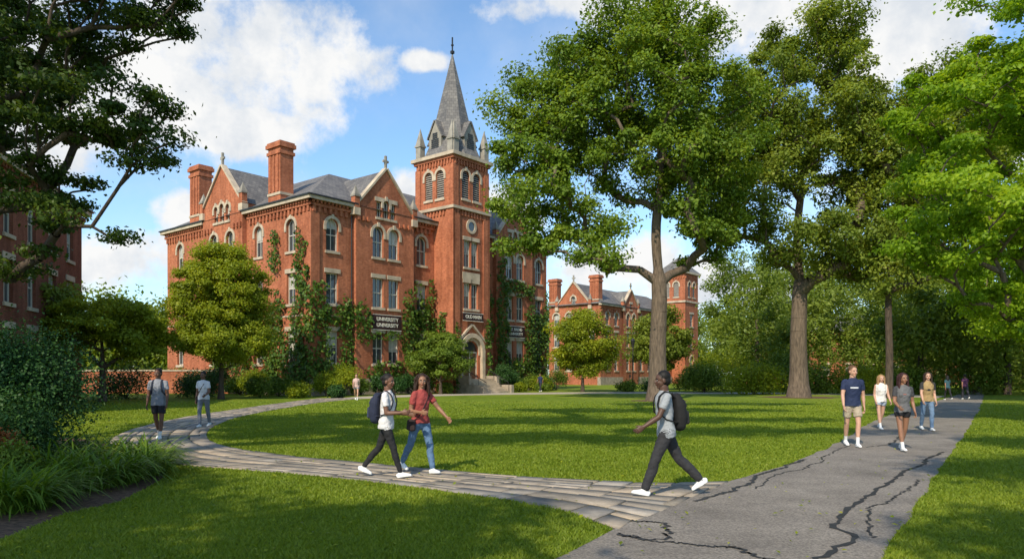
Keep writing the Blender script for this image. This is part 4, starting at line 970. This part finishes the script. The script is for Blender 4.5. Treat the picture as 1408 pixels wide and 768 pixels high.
        for kf, (o_, ln_, r_) in enumerate([(.029, .072, .0088), (.010, .08, .0092), (-.010, .074, .0088), (-.028, .058, .0078)]):
            p0 = wr_+d2*.075+wv_*o_; c_ = .35+.08*kf; pts = [p0]
            for q in range(3):
                dd = norm(d2*math.cos(c_*(q+.6))+nn*math.sin(c_*(q+.6))+wv_*o_*2.5); pts.append(pts[-1]+dd*ln_*(.45, .32, .23)[q])
            loft(Hn, pts, [r_, r_, r_*.92, r_*.8], [r_, r_, r_*.92, r_*.8], 'skin', side=wv_, step=.008, sides=8)
        p0 = wr_+d2*.025+wv_*.026
        loft(Hn, [p0, p0+wv_*.022+d2*.028+nn*.008, p0+wv_*.03+d2*.056+nn*.018], [.012, .0105, .0085], [.012, .0105, .0085], 'skin', side=nn, step=.008, sides=8)
        hands.append(Hn)
    remesh(P, vox, 'body', mats, root, wrinkle=.008)
    for Hn in hands: remesh(Hn, .0045 if vox < .016 else .008, 'hand', mats, root, smooth=1)
    Hd = Parts()
    ell(Hd, (0, -.012, .03), (.075, .094, .086), 'skin', 30, 24); ell(Hd, (0, .018, -.03), (.058 if f_ else .062, .068, .07), 'skin', 28, 22); ell(Hd, (0, .05, -.082), (.027 if f_ else .032, .028, .024), 'skin')
    loft(Hd, [(0, .078, .02), (0, .094, -.008), (0, .100, -.022)], [.009, .011, .014], [.01, .011, .010], 'skin', step=.01)
    for sd in (-1, 1):
        ell(Hd, (sd*.076, -.005, -.005), (.011, .02, .031), 'skin'); ell(Hd, (sd*.03, .079, .026), (.017, .008, .004), 'brow'); ell(Hd, (sd*.035, .060, -.025), (.022, .02, .02), 'skin')
    ell(Hd, (0, .082, -.05), (.023, .010, .009), 'lip'); loft(Hd, [(0, -.03, -.1), (0, -.005, -.02)], [.054, .05], [.056, .05], 'skin')
    ell(Hd, (0, -.034, .056), (.084, .090, .084), 'hair', 34, 26); ell(Hd, (0, -.05, .0), (.08, .070, .08), 'hair', 30, 22)
    if hstyle in ('long', 'curly'):
        bulk = 1.2 if hstyle == 'curly' else 1
        loft(Hd, [(0, -.03, .06), (0, -.06, 0), (0, -.075, -.12), (0, -.085, -.26 if hstyle == 'curly' else -.22)], [.082, .088*bulk, .095*bulk, .06], [.06, .062*bulk, .05*bulk, .03], 'hair')
        for sd in (-1, 1): loft(Hd, [(sd*.06, .02, .075), (sd*.083, 0, .0), (sd*.095*bulk, 0, -.11), (sd*.1*bulk, .02, -.22)], [.024, .024, .03*bulk, .02], [.03, .033, .034*bulk, .02], 'hair')
    if hstyle == 'pony': loft(Hd, [(0, -.1, .07), (0, -.14, .04), (0, -.15, -.06), (0, -.13, -.16)], [.025, .03, .035, .012], [.025, .03, .03, .012], 'hair')
    if hstyle == 'bun': ell(Hd, (0, -.12, .05), (.05, .048, .045), 'hair')
    Rh = RL@rotz(D2(yaw))@rotx(D2(tilt)); hc = T((0, .012, .662)); xf = (Rh, hc)
    remesh(Hd, .006 if vox < .016 else .012, 'head', mats, root, xf, tol=.003)
    Ey = Parts(); Ir = Parts()
    for sd in (-1, 1): ell(Ey, (sd*.030, .0775, .006), (.0125, .0075, .0055), 'e', 10, 8); ell(Ir, (sd*.030, .0800, .006), (.006, .0065, .0052), 'e', 10, 8)
    mesh_obj('eyes', np.array(Ey.v)@Rh.T+hc, Ey.f, pmat('eye', (.5, .46, .42), .3), root, smooth=True); mesh_obj('irises', np.array(Ir.v)@Rh.T+hc, Ir.f, pmat('iris', (.02, .012, .008), .2), root, smooth=True)
    if hstyle in ('curly', 'long') and vox < .016:
        segs = []; ns = {'curly': 280, 'long': 190}[hstyle]
        for _ in range(ns):
            th = random.uniform(math.pi*.86, math.pi*2.14); ph = random.uniform(-.1, 1.0)
            p = np.array([.082*math.cos(th)*math.cos(ph), -.028+.092*math.sin(th)*math.cos(ph), .05+.083*math.sin(ph)])
            Ln = {'curly': random.uniform(.25, .42), 'long': random.uniform(.2, .34)}[hstyle]; K = 12; fr0 = random.uniform(0, 6); amp = .012 if hstyle == 'curly' else .002
            outw = np.array([p[0], p[1]+.02, 0]); outw = outw/np.linalg.norm(outw)
            for q in range(K):
                dn = min(1, q/2.5); dr = outw*(1-dn)*.6+np.array([0, 0, -1])*(.3+dn); dr = dr/np.linalg.norm(dr); p2 = p+dr*Ln/K
                p2 = p2+amp*np.array([math.cos(fr0+q*1.5), math.sin(fr0+q*1.5), 0])
                r_ = (.008 if hstyle == 'curly' else .006)*(1-.5*q/K); segs.append((p, p2, r_, r_*.95)); p = p2
        V, F = tubes(segs, 5); mesh_obj('hair_locks', V@Rh.T+hc, F, mats['hair'], root, smooth=True)
    if pack is not None:
        Pk = Parts(); y = -.105
        loft(Pk, [T((0, y-.075, .04)), T((0, y-.09, .15)), T((0, y-.085, .32)), T((0, y-.06, .43))], [.135, .148, .142, .11], [.07, .088, .08, .055], 'pack', sup=3.2); loft(Pk, [T((0, y-.175, .08)), T((0, y-.175, .22))], [.1, .1], [.028, .028], 'pocket', sup=3.5)
        loft(Pk, [T((0, y-.168, .30)), T((0, y-.14, .38))], [.085, .075], [.018, .018], 'pocket', sup=3.5)
        for sd in (-1, 1):
            loft(Pk, [T(q) for q in [(sd*.085, -.13, .42), (sd*.088, -.07, .49), (sd*.095, .01, .52), (sd*.102, .09, .46), (sd*.11, .13 if f_ else .122, .36), (sd*.13, .112, .24), (sd*.155, .03, .15), (sd*.13, -.12, .10)]], [.026]*8, [.009]*8, 'strap', side=(1, 0, 0), step=.015)
        loft(Pk, [T((-.03, y-.01, .45)), T((0, y-.015, .50)), T((.03, y-.01, .45))], [.007]*3, [.007]*3, 'strap', step=.01)
        pm_ = {'pack': pmat('pack_fabric', pack), 'pocket': pmat('pack_pocket', tuple(c*1.5+.005 for c in pack)), 'strap': pmat('pack_strap', tuple(c*.7 for c in pack))}
        remesh(Pk, .009 if vox < .016 else .014, 'backpack', pm_, root, smooth=1)
    if bag is not None:
        Pk = Parts(); loft(Pk, [T(q) for q in [(-.11, .02, .49), (-.06, .11, .40), (.03, .13, .25), (.13, .11, .08), (.18, .03, .0)]], [.015]*5, [.007]*5, 'strap', step=.015); loft(Pk, [T((.205, -.0, -.14)), T((.2, -.0, .0))], [.035, .03], [.10, .09], 'strap', sup=3.5)
        remesh(Pk, .009, 'shoulder_bag', {'strap': pmat('bag_leather', bag)}, root, smooth=1)
    if mark:
        w_, h_, zc, cc = mark
        Mk = Parts(); loft(Mk, [T((-w_, .108, zc)), T((-w_*.5, .118, zc)), T((0, .121+(.010 if f_ else 0), zc)), T((w_*.5, .118, zc)), T((w_, .108, zc))], [h_]*5, [.006]*5, 'm', side=(0, 0, 1), sup=5, sides=10)
        mesh_obj('shirt_print', Mk.v, Mk.f, pmat('shirt_print', cc), root)
    return root
dark = (.15, .072, .044); med = (.27, .135, .08); light = (.5, .29, .2)
x, y = G(531, 657); person('woman', (x, y), (1, -.12), 1.70, True, dark, (.62, .6, .6), (.018, .018, .02), 'leggings', hair=(.012, .009, .008), hstyle='bun', pack=(.02, .025, .05), legL=(-19, 20, -20), legR=(20, 4, 8), armL=(12, 70, 5), armR=(8, 85, 8), yaw=-18, hem=-.10)
x, y = G(578, 651); person('woman', (x, y), (.75, -.66), 1.70, True, med, (.3, .055, .05), (.09, .16, .27), 'jeans', hair=(.03, .014, .008), hstyle='curly', legL=(19, 5, 6), legR=(-20, 18, -22), armL=(28, 20, 24), armR=(-8, 95, 10), yaw=-38, hem=-.04, bag=(.03, .02, .02), rip=True)
x, y = G(916, 682); person('man', (x, y), (-1, -.06), 1.76, False, (.085, .042, .027), (.30, .32, .34), (.03, .03, .033), 'pants', hair=(.008, .007, .006), pack=(.012, .012, .013), legL=(24, 6, 10), legR=(-26, 20, -30), armL=(26, 32, 10), armR=(-20, 18, 10), yaw=4, hem=-.09, lean=4)
x, y = G(1172, 614); person('man', (x, y), (-.12, -1), 1.88, False, light, (.018, .028, .07), (.38, .32, .24), 'shorts', hair=(.10, .05, .025), legL=(14, 8, 0), legR=(-10, 14, -10), armL=(-10, 15, 10), armR=(12, 15, 10), yaw=15, mark=(.075, .016, .33, (.55, .56, .6)))
x, y = G(1211, 590); person('woman', (x, y), (-.1, -1), 1.66, True, light, (.65, .62, .58), (.3, .35, .42), 'minishorts', hair=(.3, .18, .08), hstyle='long', legL=(-12, 14, -12), legR=(12, 6, 0), armL=(10, 25, 8), armR=(-8, 40, 6), sleeve=False)
x, y = G(1241, 620); person('woman', (x, y), (-.12, -1), 1.70, True, med, (.12, .12, .125), (.015, .015, .018), 'minishorts', hair=(.035, .012, .012), hstyle='long', legL=(-10, 12, -10), legR=(14, 6, 4), armL=(-6, 30, 10), armR=(8, 55, 8), yaw=10, lower_sleeve=(.05, .05, .055), mark=(.05, .01, .33, (.3, .12, .1)))
x, y = G(1275, 592); person('woman', (x, y), (-.15, -1), 1.74, True, light, (.32, .22, .10), (.13, .2, .3), 'jeans', hair=(.03, .018, .012), hstyle='long', legL=(14, 6, 4), legR=(-12, 16, -12), armL=(-8, 30, 8), armR=(14, 20, 8), yaw=-10, lower_sleeve=(.03, .03, .03), mark=(.07, .03, .28, (.02, .02, .02)))
x, y = G(218, 604); person('man', (x, y), (.12, -1), 1.82, False, dark, (.24, .26, .30), (.02, .022, .03), 'shorts', hair=(.012, .01, .009), pack=(.03, .04, .07), legL=(8, 5, 0), legR=(-10, 10, -8), armL=(6, 15, 10), armR=(-6, 18, 12), yaw=-8, hem=-.1)
x, y = G(280, 587); person('woman', (x, y), (-.05, -1), 1.76, True, dark, (.55, .55, .58), (.16, .17, .2), 'jeans', hair=(.012, .01, .009), hstyle='bun', legL=(-12, 12, -10), legR=(12, 6, 2), armL=(8, 60, 10), armR=(-8, 20, 10), bag=(.05, .035, .03))
far = dict(vox=.018)
x, y = G(490, 550); person('woman', (x, y), (.2, -1), 1.7, True, light, (.55, .38, .35), (.25, .25, .3), 'minishorts', hair=(.12, .06, .03), hstyle='pony', **far)
x, y = G(1303, 550); person('woman', (x, y), (0, 1), 1.6, True, med, (.03, .08, .1), (.02, .02, .025), 'leggings', hair=(.01, .01, .01), hstyle='long', **far)
x, y = G(1327, 549); person('man', (x, y), (.1, 1), 1.7, False, med, (.09, .03, .08), (.03, .03, .04), 'pants', hair=(.01, .01, .01), **far)
x, y = G(743, 538.5); person('man', (x, y), (-.5, -1), 1.75, False, med, (.02, .03, .08), (.03, .03, .04), 'pants', hair=(.01, .01, .01), **far)
x, y = G(866, 538); person('woman', (x, y), (1, 0), 1.65, True, light, (.5, .2, .15), (.05, .05, .08), 'pants', hair=(.05, .03, .02), hstyle='long', **far)

# ------------------------------------------------------------------ world, sun, camera
sd_ = np.array([-.4, -.917]); EL = D2(40)
az = math.atan2(sd_[0], sd_[1])
w = bpy.data.worlds.new('World'); scene.world = w; w.use_nodes = True; nt = w.node_tree; nt.nodes.clear()
out = N(nt, 'ShaderNodeOutputWorld'); bg = N(nt, 'ShaderNodeBackground'); bg.inputs[1].default_value = .14
sky = N(nt, 'ShaderNodeTexSky', sky_type='NISHITA'); sky.sun_disc = False; sky.sun_elevation = EL; sky.sun_rotation = az; sky.air_density = 1.0; sky.dust_density = .6; sky.ozone_density = 1.5
tc = N(nt, 'ShaderNodeTexCoord')
nz = noise(nt, 8, 8, .62, vec=tc.outputs['Generated']); nz2 = noise(nt, 3.2, 6, .6, vec=tc.outputs['Generated'])
blobs = [(290, 40, .16, .11), (225, 120, .12, .07), (345, 178, .065, .035), (300, 190, .04, .018), (425, 112, .034, .028), (420, 95, .015, .035), (250, 290, .05, .03), (562, 262, .05, .035), (800, 5, .12, .025), (930, 15, .16, .03), (1130, 10, .22, .05), (1240, 60, .1, .05), (130, 350, .14, .05),
         (700, 300, .08, .04), (800, 370, .14, .05), (1000, 395, .14, .05), (20, 100, .2, .1), (590, 85, .03, .012), (-200, 200, .3, .1), (1600, 150, .3, .1)]
cur = None
for (px, py, rx, rz) in blobs:
    d = norm(np.array([(px-704)/1000, 1, (HZ-py)/1000]))
    s = N(nt, 'ShaderNodeVectorMath', operation='SUBTRACT'); nt.links.new(tc.outputs['Generated'], s.inputs[0]); s.inputs[1].default_value = d
    m_ = N(nt, 'ShaderNodeVectorMath', operation='MULTIPLY'); nt.links.new(s.outputs[0], m_.inputs[0]); m_.inputs[1].default_value = (1/rx, 1/rx, 1/rz)
    l = N(nt, 'ShaderNodeVectorMath', operation='LENGTH'); nt.links.new(m_.outputs[0], l.inputs[0])
    q = N(nt, 'ShaderNodeMath', operation='SUBTRACT'); q.inputs[0].default_value = 1; nt.links.new(l.outputs['Value'], q.inputs[1])
    if cur is None: cur = q.outputs[0]
    else:
        x_ = N(nt, 'ShaderNodeMath', operation='MAXIMUM'); nt.links.new(cur, x_.inputs[0]); nt.links.new(q.outputs[0], x_.inputs[1]); cur = x_.outputs[0]
cl = N(nt, 'ShaderNodeMath', operation='MAXIMUM'); nt.links.new(cur, cl.inputs[0]); cl.inputs[1].default_value = -1.2
ad = N(nt, 'ShaderNodeMath', operation='MULTIPLY_ADD'); nt.links.new(nz.outputs['Fac'], ad.inputs[0]); ad.inputs[1].default_value = 3.8; nt.links.new(cl.outputs[0], ad.inputs[2])
mr = N(nt, 'ShaderNodeMapRange', interpolation_type='SMOOTHSTEP'); nt.links.new(ad.outputs[0], mr.inputs[0]); mr.inputs[1].default_value = 1.75; mr.inputs[2].default_value = 2.5
hz = N(nt, 'ShaderNodeMapRange', interpolation_type='SMOOTHSTEP'); nt.links.new(nz2.outputs['Fac'], hz.inputs[0]); hz.inputs[1].default_value = .42; hz.inputs[2].default_value = .8; hz.inputs[4].default_value = .35
mx_ = N(nt, 'ShaderNodeMath', operation='MAXIMUM'); nt.links.new(mr.outputs[0], mx_.inputs[0]); nt.links.new(hz.outputs[0], mx_.inputs[1])
cr_ = ramp(nt, [(0.36, (.74, .79, .86)), (0.56, (1, 1, 1))])
nz3 = noise(nt, 11, 6, .6, vec=tc.outputs['Generated']); nt.links.new(nz3.outputs['Fac'], cr_.inputs[0])
ccol = mixc(nt, 1.0, cr_.outputs[0], (6.9, 6.9, 6.85), 'MULTIPLY')
skyc = mixc(nt, 1.0, sky.outputs[0], (1.25, 1.5, 1.62), 'MULTIPLY')
c = mixc(nt, mx_.outputs[0], skyc, ccol)
nt.links.new(c, bg.inputs[0]); nt.links.new(bg.outputs[0], out.inputs[0])
sl = bpy.data.lights.new('sun', 'SUN'); sl.energy = 5.0; sl.angle = D2(.55); sl.color = (1, .87, .68)
so = bpy.data.objects.new('sun', sl); COL.objects.link(so)
to_sun = Vector((sd_[0]*math.cos(EL), sd_[1]*math.cos(EL), math.sin(EL))); so.rotation_euler = to_sun.to_track_quat('Z', 'Y').to_euler()
cam = bpy.data.cameras.new('camera'); cam.sensor_width = 36; cam.lens = 36*1000/1408; cam.shift_y = (HZ-384)/1408; cam.clip_end = 3000
co = bpy.data.objects.new('camera', cam); COL.objects.link(co); co.location = (0, 0, EYE); co.rotation_euler = (math.pi/2, 0, 0); scene.camera = co
scene.view_settings.view_transform = 'Standard'; scene.view_settings.look = 'None'; scene.view_settings.exposure = 0
